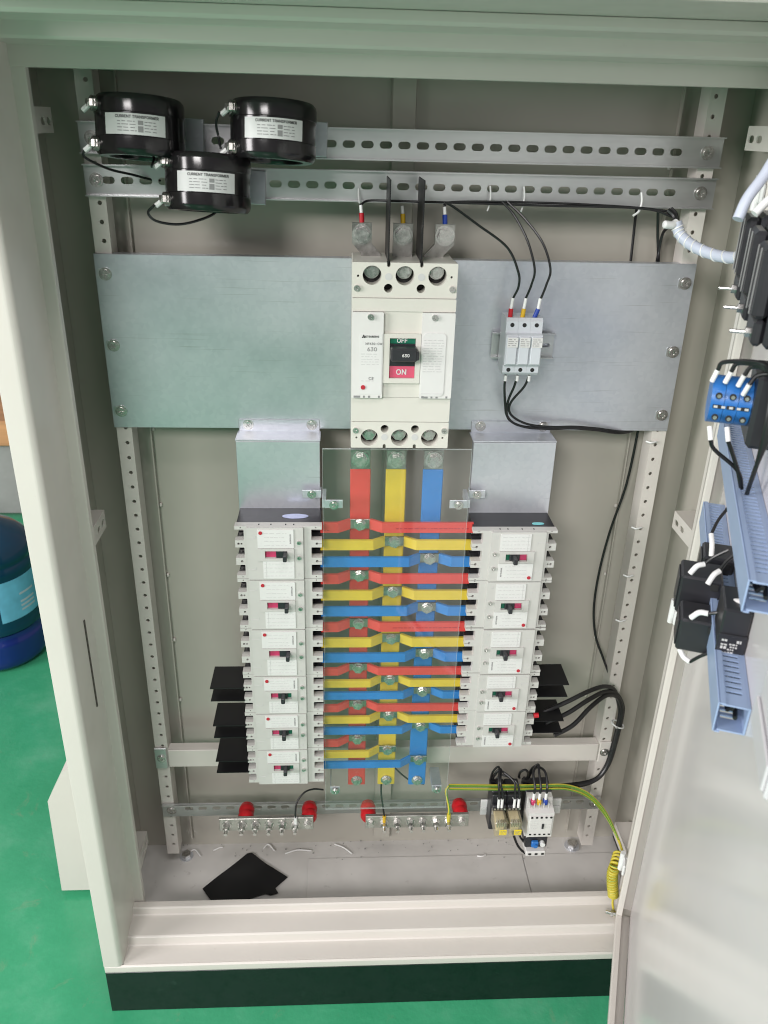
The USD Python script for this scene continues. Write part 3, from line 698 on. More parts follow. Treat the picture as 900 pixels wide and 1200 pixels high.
# ---------------------------------------------------------------- branch breakers
def branch_breaker(name, label, loc, H, state, roty=0, group=None, sticker=None):
    """Lies on its side: length along x. Local y=0 is the bracket, the front faces -y."""
    b = Thing(name, label, 'circuit breaker', loc, roty, group, local=True)
    pitch = .030 if H > .08 else .025
    ph = .0180 if H > .08 else .0135
    h2 = H / 2 - .0004
    po = sbox(-.0650, -h2, .0650, h2)
    cuts = []
    for k in (-1, 0, 1):
        z = k * pitch
        cuts += [rrect(-.0680, -.0515, z - ph / 2, z + ph / 2, .0015), rrect(.0490, .0680, z - ph / 2, z + ph / 2, .0015)]
    for k in (-.5, .5):     # barrier slits and small holes in the posts
        z = k * pitch
        cuts += [disc(-.0600 if k > 0 else -.0560, z, .0020, 9), sbox(.0590, z - .0006, .066, z + .0006), disc(.0575, z, .0022, 9), disc(-.0555, z, .0016, 8)]
    for z in (pitch * 1.5 - .003, -pitch * 1.5 + .003):
        cuts += [disc(-.0560, z, .0011, 7), disc(.0560, z, .0011, 7)]
    deep = sbox(-.0630, -h2, .0630, h2).difference(union_all(cuts[:6]))
    b.part('base', [box(-.0630, .0630, -.0300, 0, -h2, h2), ext(deep, -.0500, -.0301)], 'dark_plastic')
    cov = b.part('cover', ext(po.difference(union_all(cuts)), -.0640, -.0502), 'grey_plastic')
    for k in (-1, 0, 1):
        z = k * pitch
        for x0, x1, xs in ((-.0625, -.0510, -.0570), (.0495, .0625, .0560)):
            tp = b.part('terminal', [box(x0, x1, -.0345, -.0302, z - ph / 2 + .001, z + ph / 2 - .001, .0006)], 'tinned_bar')
            b.part('terminal_screw', cyl((xs, -.0345, z), (xs, -.0390, z), .0042, 12), 'bright_metal', tp)
    mid = rrect(-.0470, .0370, -h2 + .0004, h2 - .0004, .0012)
    win = sbox(-.0205, -.0062, .0130, .0062)
    b.part('raised_cover', [ext(mid.difference(win), -.0690, -.0638), ext(rrect(-.0310, .0230, -.0105, .0100, .0008).difference(win), -.0712, -.0689)], 'grey_plastic')
    up = b.part('upper_label', ext(rrect(-.0310, .0230, .0108, h2 - .0030, .0010), -.0705, -.0689), 'label_white')
    lo = b.part('lower_label', ext(rrect(-.0240, .0230, -h2 + .0030, -.0112, .0010), -.0703, -.0689), 'label_white')
    zt = h2 - .0030
    b.part('test_button', ext(disc(-.0262, zt - .0050, .0028, 16), -.0716, -.0704), 'dot_red', up)
    b.part('lettering', text('MITSUBISHI', .0019, .0180, -.0705, (zt + .0108) / 2, -90, True, .0003), 'print_grey', up)
    b.part('lettering', rows_of_print(-.0210, .0125, .0125, zt - .002, -.0706, 4, .0005, 5), 'print_faint', up)
    b.part('lettering', [rows_of_print(-.0220, .0200, -h2 + .0045, -.0125, -.0704, 4, .0005, 8), box(-.0195, -.0191, -.0706, -.0702, -h2 + .0035, -.0120)], 'print_faint', lo)
    b.part('lettering', text('CE', .0034, .0290, -.0690, -h2 + .0090, 90, False, .0003), 'print_faint')
    b.part('latch', [box(-.0470, -.0345, -.0693, -.0689, s * (h2 - .018) - .0003, s * (h2 - .018) + .0003) for s in (-1, 1)] + [box(-.0348, -.0342, -.0693, -.0689, s * (h2 - .018), s * (h2 - .018) + .0045) for s in (-1, 1)], 'print_faint')
    for z in (h2 * .45, -h2 * .13):
        b.part('cover_screw', screw(.0305, -.0689, z, .0029, .5, False), 'bright_metal')
    # handle
    if state == 'on':
        b.part('window_panel', box(-.0203, -.0040, -.0662, -.0642, -.0060, .0060), 'handle_pink')
        s0, s1, n0, n1 = -.0040, .0128, .0070, .0128
    else:
        b.part('window_panel', box(-.0203, -.0090, -.0662, -.0642, -.0060, .0060), 'handle_pink')
        b.part('window_panel', box(.0065, .0128, -.0662, -.0642, -.0060, .0060), 'handle_green')
        s0, s1, n0, n1 = -.0090, .0065, -.0032, .0032
    sl = b.part('slide', box(s0, s1, -.0705, -.0642, -.0059, .0059, .0008), 'dark_plastic')
    b.part('handle', box(n0, n1, -.0860, -.0700, -.0052, .0052, .0011), 'dark_plastic', sl)
    # thin vents on the side faces
    b.part('side_vents', [box(x, x + .0018, -.0600, -.0560, s * h2 - .0002, s * h2 + .0002) for x in (-.030, -.012, .010, .022) for s in (-1, 1)], 'hole_dark')
    return b


LX, RX, YBR = -.1800, .1785, -.0490
GL = None
names = ['topmost', 'second', 'third', 'fourth', 'fifth', 'lowest']
zl = [.8750, .7850, .6950, .6120, .5355, .4590]
zr = [.8690, .7820, .6935, .6112, .5350]
L = 'small grey branch breaker, {} from the top of the left column, handle {}'
b1 = branch_breaker('branch_breaker', 'topmost grey branch breaker of the left column, handle pushed to the right', (LX, YBR, zl[0]), .0900, 'on')
for i in (1, 2):
    copy_of(b1, 'branch_breaker', f'{names[i]} grey branch breaker down the left column, handle pushed to the right', (LX + random.uniform(-.0007, .0007), YBR, zl[i]), random.uniform(-.25, .25))
b4 = branch_breaker('branch_breaker', 'fourth grey branch breaker down the left column, narrow, handle centred', (LX, YBR, zl[3]), .0765, 'mid')
for i in (4, 5):
    copy_of(b4, 'branch_breaker', f'{names[i]} grey branch breaker of the left column, narrow, handle centred', (LX + random.uniform(-.0007, .0007), YBR, zl[i]), random.uniform(-.25, .25))
r1 = branch_breaker('branch_breaker', 'topmost grey branch breaker of the right column, upside down, handle centred', (RX, YBR, zr[0]), .0870, 'mid', 180)
for i in (1, 2):
    copy_of(r1, 'branch_breaker', f'{names[i]} grey branch breaker down the right column, upside down', (RX + random.uniform(-.0007, .0007), YBR, zr[i]), 180 + random.uniform(-.25, .25))
r4 = branch_breaker('branch_breaker', 'fourth grey branch breaker down the right column, narrow and upside down', (RX, YBR, zr[3]), .0765, 'mid', 180)
copy_of(r4, 'branch_breaker', 'lowest grey branch breaker of the right column, narrow and upside down', (RX, YBR, zr[4]), 180)
sticker = affinity.scale(disc(-.1560, -.0790, .0200, 28), 1.0, .40)
single('oval_sticker', ext(sticker, zl[0] + .0447, zl[0] + .0453, 'z'), 'sticker_blue', 'silver blue oval sticker on top of the left breaker column', 'sticker')
single('oval_sticker', ext(affinity.scale(disc(.2180, -.0890, .0095, 28), 1.0, .45), zr[0] + .0432, zr[0] + .0438, 'z'), 'sticker_teal', 'small teal oval sticker on top of the right breaker column', 'sticker')

# black barrier sheets beside the outgoing terminals
lab = ['uppermost', 'second', 'third', 'fourth', 'fifth', 'bottom']
for i, z in enumerate((.6255, .6005, .5490, .5240, .4725, .4475)):
    single('barrier_sheet', box(-.2995, -.2440, -.1165, -.0560, z - .0006, z + .0006), 'black_sheet', f'{lab[i]} black insulating sheet left of the left breaker column', 'insulating barrier')
lab2 = ['uppermost', 'second', 'third', 'bottom']
for i, z in enumerate((.6230, .5985, .5470, .5220)):
    single('barrier_sheet', box(.2430, .2960, -.1120, -.0540, z - .0006, z + .0006), 'black_sheet', f'{lab2[i]} black insulating sheet right of the right breaker column', 'insulating barrier')
single('crimp_sleeve', cyl((.243, -.110, .5460 + .012), (.251, -.110, .5465 + .012), .0045, 12), 'ferrule_red', 'small red cap on a right hand breaker terminal behind the black sheets', 'crimp sleeve')

# ---------------------------------------------------------------- busbars
VX = {'red': -.0570, 'yellow': -.0030, 'blue': .0535}
VY = -.0680
for col, z0 in (('red', .3690), ('yellow', .3690), ('blue', .3670)):
    x = VX[col]
    v = Thing('riser_busbar', f'upright {col} insulated busbar below the main breaker', 'busbar', (x, VY, z0))
    v.part('sleeve', box(x - .0155, x + .0155, VY, VY + .0062, z0, .9930, .0012), 'bus_' + col)
    e = v.part('bare_end', [box(x - .0150, x + .0150, VY + .0005, VY + .0057, .9932, 1.0240, .0006), box(x - .0150, x + .0150, VY + .0006, -.0300, 1.0200, 1.0238)], 'tinned_bar')
    v.part('bolt', bolt(x, VY, 1.0090, .0100, .0078, 1.32, .2), 'bright_metal', e)
    v.part('bolt', bolt(x, VY - .0002, z0 + .0125, .0080, .0060, 1.25, .5), 'bright_metal')
    v.part('standoff', cyl((x, VY + .0064, z0 + .0125), (x, .0300, z0 + .0125), .0095, 14), 'hole_dark')
sib = {'red': 'red', 'yellow': 'yellow', 'blue': 'blue'}
YX = -.0880
zrow = [.9055, .8755, .8455, .8150, .7850, .7550, .7250, .6950, .6650, .6372, .6125, .5872, .5610, .5360, .5120, .4850, .4600, .4360]
for i, z in enumerate(zrow):
    col = ('red', 'yellow', 'blue')[i % 3]
    n = i // 3
    xb = VX[col]
    hh = .0085 if n < 3 else .0071
    zc = z
    dy = .0125
    full = n < 5
    x_end = .1175 if full else xb + .0150
    r = .0200
    path = [(-.1180, YX), (xb - .0140 - r, YX), (xb - .0140 - .002, YX + dy), (xb + .0150, YX + dy)]
    if full:
        path = path[:-1] + [(xb + .0140 + .002, YX + dy), (xb + .0140 + r, YX), (x_end, YX)]
    tag_ = ['first', 'second', 'third', 'fourth', 'fifth', 'sixth'][n]
    th = Thing('cross_busbar', f'{col} insulated cross bar, {tag_} {col} one from the top' + ('' if full else ', reaching only the left breakers'), 'busbar', (xb, YX, zc), group=None)

    def strip(pts, hz, thick, zz):
        return ext(LineString(pts).buffer(thick / 2, cap_style='flat', join_style='round', quad_segs=3), zz - hz, zz + hz, 'z')
    th.part('sleeve', strip(path[:3], hh, .0046, zc), 'bus_' + col)
    if full:
        th.part('sleeve', strip([(xb + .0140 + .002, YX + dy), (xb + .0140 + r, YX), (x_end, YX)], hh, .0046, zc), 'bus_' + col)
        th.part('bare_lap', box(xb - .0165, xb + .0165, YX + dy - .0018, YX + dy + .0018, zc - hh + .0006, zc + hh - .0006, .0005), 'tinned_bar')
    else:
        th.part('bare_lap', box(xb - .0165, xb + .0150, YX + dy - .0018, YX + dy + .0018, zc - hh + .0006, zc + hh - .0006, .0005), 'tinned_bar')
    th.part('bolt', bolt(xb, YX + dy - .0019, zc, .0086, .0062, 1.14, random.random()), 'bright_metal')
    if col == 'red' and n in (0, 2):
        th.part('lettering', [rows_of_print(xb + .055, .110, zc - .003, zc + .001, YX - .0024, 1, .0016, 60 + n), rows_of_print(-.112, xb - .045, zc - .006, zc - .002, YX - .0024, 1, .0014, 66 + n)], 'dot_red')

# clear cover sheet
ac = Thing('clear_cover', 'clear acrylic shield in front of the coloured busbars', 'cover', (-.004, -.104, .345))
ac.part('sheet', box(-.1128, .1035, -.1055, -.1025, .3480, 1.0395), 'acrylic', smooth=False)
e = .0007
for b_ in (box(-.1134, -.1129, -.1055, -.1025, .3480, 1.0395), box(.1036, .1041, -.1055, -.1025, .3480, 1.0395), box(-.1134, .1041, -.1055, -.1025, 1.0396, 1.0402), box(-.1134, .1041, -.1055, -.1025, .3473, .3479)):
    ac.part('polished_edge', b_, 'acrylic_edge', smooth=False)
for x, z, nm in ((-.0970, .9510, 'upper left'), (.0900, .9510, 'upper right'), (-.0960, .3910, 'lower left'), (.0860, .3900, 'lower right')):
    ct = Thing('cover_tab', f'small zinc tab with a screw at the {nm} of the clear shield', 'bracket', (x, -.1, z))
    up_ = z > .6
    w = .0135 if up_ else .0085
    ct.part('tab', [box(x - w, x + w, -.1022, -.1006, z - .0068, z + .0068, .0005), box(x - w, x - w + .0016 if x < 0 else x + w, -.1005, -.055, z - .0068, z + .0068) if not up_ else box(x - w - .004 if x < 0 else x + w - .0016, x - w + .0016 if x < 0 else x + w + .004, -.1005, -.060, z - .0066, z + .0066)], 'zinc')
    ct.part('screw', screw(x, -.1056, z, .0046, random.random()), 'bright_metal')
# ---------------------------------------------------------------- neutral and earth bars on red insulators
def terminal_bar(label, x0, x1, bx, ix):
    for k, x in enumerate(ix):
        q = Thing('stand_off_insulator', ('red ribbed stand-off insulator at the {} end of the {} terminal bar').format('left' if k == 0 else 'right', 'left' if x0 < -.2 else 'right'), 'insulator', (x, -.012, .265))
        prof = [(.0001, 0), (.0125, 0), (.0125, .004), (.0148, .007), (.0148, .0135), (.0120, .017), (.0120, .021), (.0148, .024), (.0148, .031), (.0120, .036), (.0001, .036)]
        m = trimesh.creation.revolve(np.array(prof), sections=28)
        v = m.vertices.copy(); m.vertices = np.column_stack([x + v[:, 0], -.0120 - v[:, 2], .2660 + v[:, 1]]); m.fix_normals()
        q.part('body', m, 'insulator_red', smooth=40)
    b = Thing('terminal_bar', label, 'terminal bar', ((x0 + x1) / 2, -.05, .248))
    b.part('bar', [box(x0, x1, -.0555, -.0515, .2480, .2780, .0007), box(x0, x1, -.0515, -.0490, .2745, .2780)], 'steel_bar')
    for k, x in enumerate(bx):
        end = k in (0, len(bx) - 1)
        bb = b.part('bolt', [bolt(x, -.0556, .2630, .0070, .0060, 1.25, random.random())], 'bright_metal')
        if not end or x0 < -.2 and k == 0:
            b.part('stud', [cyl((x, -.0630, .2630), (x, -.0790, .2622), .0036, 10), cyl((x, -.0640, .2630), (x, -.0700, .2627), .0062, 6)], 'bright_metal', bb)


terminal_bar('plain steel terminal bar on the left with seven bolts', -.3140, -.1375, [-.3000, -.2710, -.2460, -.2205, -.1960, -.1715, -.1480], (-.2660, -.1460))
terminal_bar('plain steel terminal bar on the right with eight bolts', -.0385, .1590, [-.0290, -.0035, .0215, .0470, .0705, .0950, .1190, .1460], (-.0330, .1450))
for pts, lb, mk in (([(-.1705, -.060, .283), (-.1705, -.058, .292), (-.168, -.050, .310), (-.155, -.040, .325), (-.137, -.035, .329), (-.118, -.035, .327)], 'black wire arching up from the left terminal bar', 'sleeve_white'),
                    ([(-.0035, -.060, .283), (-.0060, -.055, .300), (-.0100, -.050, .330), (-.0100, -.045, .360)], 'black wire rising from the right terminal bar behind the busbars', 'ferrule_yellow')):
    w = Thing('bar_wire', lb, 'wire', pts[0])
    w.part('wire', wire(pts, .0017), 'wire_black')
    w.part('crimp', cyl((pts[0][0], -.0600, .2660), (pts[0][0], -.0600, .2840), .0032, 10), 'sleeve_white' if mk == 'sleeve_white' else 'ferrule_yellow')
single('loose_wire', wire([(.0120, -.030, .378), (.030, -.025, .352), (.050, -.020, .330), (.074, -.015, .318)], .0016), 'wire_black', 'black wire running to the right behind the lower end of the blue riser', 'wire')
ew = Thing('earth_lead', 'yellow green earth lead with a crimp on the right terminal bar', 'wire', (.118, -.06, .266))
ew.part('wire', wire([(.1190, -.060, .283), (.1185, -.058, .300), (.1150, -.050, .316), (.1130, -.045, .330), (.1180, -.040, .336)], .0022), 'wire_yellow')
ew.part('green_stripe', wire([(.1200, -.0618, .283), (.1195, -.0598, .300), (.1160, -.0518, .316), (.1140, -.0468, .330), (.1188, -.0418, .3365)], .0012), 'wire_green')
ew.part('crimp', [cyl((.1190, -.0600, .2650), (.1190, -.0600, .2860), .0038, 12)], 'wire_yellow')

# ---------------------------------------------------------------- relays and contactor
for x0, x1, nm in ((.1880, .2030, 'left'), (.3270, .3480, 'right')):
    st = Thing('end_stop', f'pale end stop clamped on the low rail at the {nm} end of the relays', 'end stop', (x0, -.012, .24))
    st.part('clip', [box(x0, x1, -.0180, -.0125, .2380, .2760, .0015), box(x0 + .003, x1 - .003, -.0210, -.0181, .2530, .2600, .001)], 'nylon_white')
for i, xc in enumerate((.2140, .2420)):
    nm = ('left', 'right')[i]
    s_ = Thing('relay_socket', f'black screw relay socket, {nm} one of the pair on the low rail', 'relay socket', (xc, -.012, .235))
    w = .0136
    s_.part('base', [box(xc - w, xc + w, -.0480, -.0125, .2300, .3280, .002), box(xc - w, xc + w, -.0560, -.0481, .2950, .3260, .0015)], 'dark_plastic')
    s_.part('step', box(xc - w + .001, xc + w - .001, -.0650, -.0561, .2950, .3080, .0015), 'dark_plastic')
    for k in range(4):
        s_.part('terminal_screw', cyl((xc - .0095 + k * .0063, -.0651, .3015), (xc - .0095 + k * .0063, -.0668, .3015), .0021, 10), 'bright_metal')
    s_.part('lettering', text('5' if i else 'C', .0040, xc - .003, -.0560, .3190, depth=.0003), 'label_white')
    rl = Thing('relay', f'amber tinted clear relay with a yellow label, {nm} one of the pair', 'relay', (xc, -.06, .265))
    hb = rl.part('housing', box(xc - .0120, xc + .0112, -.0930, -.0500, .2590, .2940, .002), 'relay_clear')
    rl.part('coil', [box(xc - .0080, xc + .0075, -.0850, -.0560, .2640, .2780, .002), box(xc - .0090, xc + .0085, -.0800, -.0560, .2800, .2890, .001)], 'relay_coil', hb)
    rl.part('contacts', [box(xc - .0085 + k * .0045, xc - .0062 + k * .0045, -.0900, -.0810, .2800, .2910) for k in range(4)], 'bright_metal', hb)
    lb = rl.part('label', box(xc - .0030, xc + .0105, -.0939, -.0931, .2645, .2765, .0002), 'label_yellow', hb)
    rl.part('lettering', rows_of_print(xc - .0015, xc + .009, .2660, .2750, -.0940, 3, .0008, 90 + i), 'print_grey', lb)
    # control wires into the sockets
    for k, (dx, zt_) in enumerate(((-.0030, .371), (.0035, .366)) if i == 0 else ((-.0010, .362), (.0070, .352))):
        cw = Thing('relay_wire', f'{("first", "second")[k]} looped black wire with white markers into the {nm} relay socket', 'wire', (xc + dx, -.06, .305))
        top = (.2130 + k * .004 + i * .004, -.030, zt_)
        cw.part('wire', wire([(xc + dx, -.0640, .325), (xc + dx - .001, -.062, .340), (xc + dx * .5 - .003, -.052, .356), top, (top[0] - .010, -.028, zt_ - .012), (top[0] - .012, -.020, .330)], .0021), 'wire_black')
        cw.part('marker', cyl((xc + dx, -.0640, .3040), (xc + dx, -.0640, .3250), .0026, 10), 'sleeve_white')
cx = .2890
ct = Thing('contactor', 'white contactor with red, yellow and blue wire ends on the low rail', 'contactor', (cx, -.012, .23))
ct.part('base', [box(cx - .0255, cx + .0255, -.0500, -.0125, .2280, .3300, .002)], 'dark_plastic')
body = Polygon([(-.0500, .2420), (-.0500, .3270), (-.0640, .3270), (-.0640, .3150), (-.0860, .3090), (-.0860, .2500), (-.0720, .2470), (-.0720, .2380), (-.0500, .2380)])
bd = ct.part('body', ext(body, cx - .0240, cx + .0240, 'x'), 'white_plastic')
ct.part('front_panel', box(cx - .0215, cx + .0215, -.0885, -.0861, .2560, .3030, .0010), 'white_plastic', bd)
for k in range(5):
    x = cx - .0180 + k * .0090
    ct.part('terminal_hole', ext(disc(x, .3010, .0024, 10), -.0890, -.0884), 'hole_dark', bd)
    ct.part('terminal_hole', ext(rrect(x - .0022, x + .0022, .2572, .2605, .0008), -.0890, -.0884), 'hole_dark', bd)
    ct.part('divider', box(x - .0052, x - .0042, -.0800, -.0641, .3155, .3265), 'white_plastic', bd)
ct.part('indicator', box(cx + .0020, cx + .0060, -.0905, -.0884, .2740, .2860, .0006), 'dark_plastic', bd)
ct.part('lettering', [rows_of_print(cx - .0190, cx - .0040, .2720, .2880, -.0886, 4, .0007, 71), rows_of_print(cx + .009, cx + .019, .2740, .2870, -.0886, 2, .0008, 72), box(cx - .0215, cx + .0215, -.0888, -.0884, .2928, .2932)], 'print_faint', bd)
ol = Thing('overload_relay', 'black and white overload relay with a blue dial hanging below the contactor', 'overload relay', (cx, -.02, .20))
ol.part('body', box(cx - .0210, cx + .0215, -.0760, -.0300, .2110, .2385, .002), 'dark_plastic')
ol.part('dial', [box(cx - .0100, cx + .0030, -.0835, -.0761, .2180, .2320, .0015), cyl((cx - .0035, -.0835, .2250), (cx - .0035, -.0870, .2250), .0040, 12)], 'block_blue')
ol.part('reset_knob', cyl((cx + .0110, -.0761, .2250), (cx + .0110, -.0835, .2250), .0050, 16), 'nylon_white')
tb = ol.part('terminal_block', box(cx - .0200, cx + .0180, -.0860, -.0500, .1990, .2108, .0015), 'white_plastic')
for k in range(3):
    ol.part('terminal_hole', ext(rrect(cx - .0155 + k * .0125, cx - .0100 + k * .0125, .2030, .2075, .0010), -.0866, -.0859), 'hole_dark', tb)
for k, (col, x, zt_) in enumerate((('red', .2735, .377), ('yellow', .2845, .380), ('blue', .2965, .373))):
    cw = Thing('contactor_wire', f'black wire with a {col} end feeding the top of the contactor', 'wire', (x, -.07, .32))
    cw.part('wire', wire([(x, -.0735, .345), (x + .001, -.070, .358), (x + .0005, -.050, .374), (.2830 + k * .003, -.034, zt_), (.276 + k * .002, -.026, .360), (.275, -.020, .335)], .0024), 'wire_black')
    cw.part('ferrule', box(x - .0040, x + .0040, -.0780, -.0690, .3195, .3320, .0018), 'ferrule_' + col if col != 'red' else 'handle_pink')
    cw.part('marker', cyl((x, -.0735, .3322), (x, -.0735, .3470), .0027, 10), 'sleeve_white')
single('control_loop', wire([(.2570, -.020, .335), (.2530, -.030, .348), (.2535, -.036, .364), (.2610, -.038, .371), (.2680, -.036, .362), (.2690, -.030, .345), (.2660, -.020, .335)], .0024), 'wire_black', 'small black wire loop standing between relays and contactor', 'wire')
single('control_loop', wire([(.2380, -.050, .262), (.2440, -.052, .248), (.2490, -.056, .225), (.2600, -.060, .198), (.2740, -.064, .184), (.2850, -.068, .184), (.2900, -.070, .200)], .0024), 'wire_black', 'black wire looping below the relays into the overload relay', 'wire')
single('control_loop', wire([(.2540, -.050, .262), (.2560, -.052, .245), (.2600, -.056, .225), (.2680, -.060, .212), (.2760, -.062, .208)], .0021), 'wire_black', 'shorter black wire from the right relay to the overload relay', 'wire')
single('wire_marker', cyl((.2340, -.052, .262), (.2380, -.054, .254), .0030, 10), 'sleeve_white', 'white marker sleeve below the relays', 'wire marker')
# ---------------------------------------------------------------- cables on the right
bpts = [(.430, -.012, .500), (.436, -.010, .470), (.432, -.012, .400), (.424, -.016, .355), (.405, -.022, .328), (.370, -.026, .318), (.300, -.028, .3155), (.262, -.024, .330)]
offs = [(0, 0, 0), (.0052, .002, .0035), (.0015, -.004, .0060)]
starts = [[(.266, -.085, .5440), (.310, -.075, .5590), (.350, -.060, .5690), (.385, -.040, .5640), (.412, -.022, .5420)],
          [(.268, -.100, .5330), (.310, -.085, .5420), (.350, -.065, .5540), (.385, -.042, .5530), (.414, -.022, .5360)],
          [(.285, -.105, .5100), (.320, -.092, .5210), (.355, -.068, .5400), (.388, -.044, .5460), (.416, -.024, .5300)]]
for i, (o, s_) in enumerate(zip(offs, starts)):
    nm = ('uppermost', 'middle', 'lowest')[i]
    single('power_cable', wire(s_ + [tuple(np.array(p) + o) for p in bpts], .0040, 10), 'wire_black', f'{nm} of three thick black cables fanning out of the right breaker column', 'cable')
single('cable_tie', [tube([(.434 + .0115 * math.cos(q), -.012 + .011 * math.sin(q), .455 - .004 * math.cos(q)) for q in np.linspace(0, 6.3, 24)], .0015, 6), tube(spline([(.430, -.024, .458), (.426, -.028, .4600), (.424, -.030, .4640)]), .0013, 6)], 'nylon_white', 'white tie round the thick black cable bundle', 'cable tie')
thin = [(.290, .030, 1.05), (.345, .032, 1.02), (.380, .034, .930), (.388, .038, .830), (.383, .040, .730), (.380, .040, .650), (.386, .030, .600)]
single('thin_cable', wire([(.373, .030, 1.365), (.380, .035, 1.33), (.392, .036, 1.26), (.401, .040, 1.10), (.402, .043, 1.01), (.397, .043, .920), (.382, .043, .835), (.374, .043, .755), (.374, .043, .680), (.384, .040, .620), (.402, .030, .575), (.412, .010, .550)], .0022), 'wire_black', 'thin black cable hanging down the back wall beside the right upright', 'cable')
single('thin_cable', wire([(.338, .020, 1.364), (.342, .030, 1.340), (.344, .030, 1.290)], .0020), 'wire_black', 'short black cable dropping behind the mounting plate at the right', 'cable')
single('thin_cable', wire([(.383, -.006, 1.345), (.382, .020, 1.330), (.383, .028, 1.290)], .0022), 'wire_black', 'black cable leaving the spiral wrap beside the right upright', 'cable')
for k, z in enumerate((1.016, .863, .771, .680)):
    single('cable_tie', wire([(.400, -.003, z + .001), (.407, -.007, z), (.414, -.005, z + .0005), (.4175, -.003, z)], .0015, 6), 'nylon_white', f'{("top", "second", "third", "lowest")[k]} white tie threaded through the right perforated upright', 'cable tie')
# earth wires
gp = [(.118, -.040, .336), (.160, -.040, .3345), (.239, -.042, .3340), (.300, -.042, .3340), (.345, -.042, .3320), (.385, -.048, .3170), (.418, -.062, .2850), (.440, -.090, .2480), (.4400, -.130, .2450)]
for k in range(3):
    o = np.array([(0, 0, 0), (.001, -.003, -.0045), (.000, -.002, .0045)][k])
    nm = ('middle', 'lower', 'upper')[k]
    w = Thing('earth_wire', f'{nm} of the yellow green earth wires running right to the door', 'wire', (.118, -.04, .33))
    pts = [tuple(np.array(p) + o * (1 if i < 7 else .4)) for i, p in enumerate(gp)]
    w.part('wire', wire(pts, .0021), 'wire_yellow')
    w.part('green_stripe', wire([tuple(np.array(p) + (-.0003, -.0011, .0002)) for p in pts], .00135), 'wire_green')
coil_c = spline([(.4300, -.130, .2520), (.4180, -.150, .2450), (.4150, -.152, .2250), (.4180, -.153, .2000), (.4220, -.154, .1800), (.4235, -.155, .1700)], 40)
cl = Thing('coiled_earth_cable', 'yellow green earth cable wound into a tight coil beside the door hinge', 'cable', (.42, -.15, .17))
tt = np.linspace(0, 1, 520)
cc = np.column_stack([np.interp(tt, np.linspace(0, 1, len(coil_c)), coil_c[:, k]) for k in range(3)])
tg = np.gradient(cc, axis=0); tg /= np.linalg.norm(tg, axis=1, keepdims=True)
aa = np.cross(tg, [0, 1, 0]); aa /= np.linalg.norm(aa, axis=1, keepdims=True); bb = np.cross(tg, aa)
turns = 19
ph = tt * 2 * np.pi * turns


def helix(shift, R, r):
    return tube(cc + R * (np.cos(ph + shift)[:, None] * aa + np.sin(ph + shift)[:, None] * bb), r, 6)


cl.part('coil', helix(0, .0080, .0026), 'wire_yellow', smooth=60)
cl.part('green_stripe', helix(.55, .0088, .0015), 'wire_green', smooth=60)
cl.part('tail', wire([(.4235, -.156, .170), (.4230, -.160, .155), (.4250, -.168, .142), (.4280, -.172, .130)], .0022), 'wire_yellow')
cl.part('ring_end', [cyl((.4250, -.168, .142), (.4285, -.172, .127), .0036, 10)], 'label_yellow')
single('cable_tie', wire([(.4330, -.140, .258), (.4380, -.146, .256), (.4430, -.148, .260)], .0018, 6), 'nylon_white', 'white tie holding the earth wires at the hinge edge of the door', 'cable tie')

# spiral wrapped bundle from the back to the door
sp = Thing('spiral_wrap_bundle', 'milky spiral wrapped cable bundle sagging from the second rail to the door meters', 'cable', (.37, -.04, 1.35))
path = spline([(.3760, -.040, 1.3520), (.3830, -.046, 1.3360), (.3980, -.070, 1.3230), (.4200, -.110, 1.3170), (.4380, -.160, 1.3260), (.4390, -.215, 1.3520)], 14)
sp.part('wrap', tube(path, .0076, 14), 'spiral_white', smooth=60)
tt = np.linspace(0, 1, 260)
cc = np.column_stack([np.interp(tt, np.linspace(0, 1, len(path)), path[:, k]) for k in range(3)])
tg = np.gradient(cc, axis=0); tg /= np.linalg.norm(tg, axis=1, keepdims=True)
aa = np.cross(tg, [0, 0, 1]); aa /= np.linalg.norm(aa, axis=1, keepdims=True); bb = np.cross(tg, aa); ph = tt * 2 * np.pi * 13
sp.part('spiral_ridge', tube(cc + .0076 * (np.cos(ph)[:, None] * aa + np.sin(ph)[:, None] * bb), .0011, 5), 'nylon_white', smooth=60)
sp.part('cable_end', [wire([tuple(path[0]), (.374, -.034, 1.360), (.366, -.028, 1.367)], .0035), wire([tuple(path[0] + [.002, .002, 0]), (.377, -.030, 1.362), (.370, -.026, 1.369)], .0030)], 'wire_black')
sp.part('wrap_tab', tube(spline([(.3760, -.040, 1.3520), (.3690, -.044, 1.3490), (.3560, -.046, 1.3500)]), [.0055] * 16 + [.004], 8), 'nylon_white', smooth=60)

# ---------------------------------------------------------------- on the door
def on(th, name, mesh, mat, parent=None, **k):
    return th.part(name, on_door(mesh), mat, parent, **k)


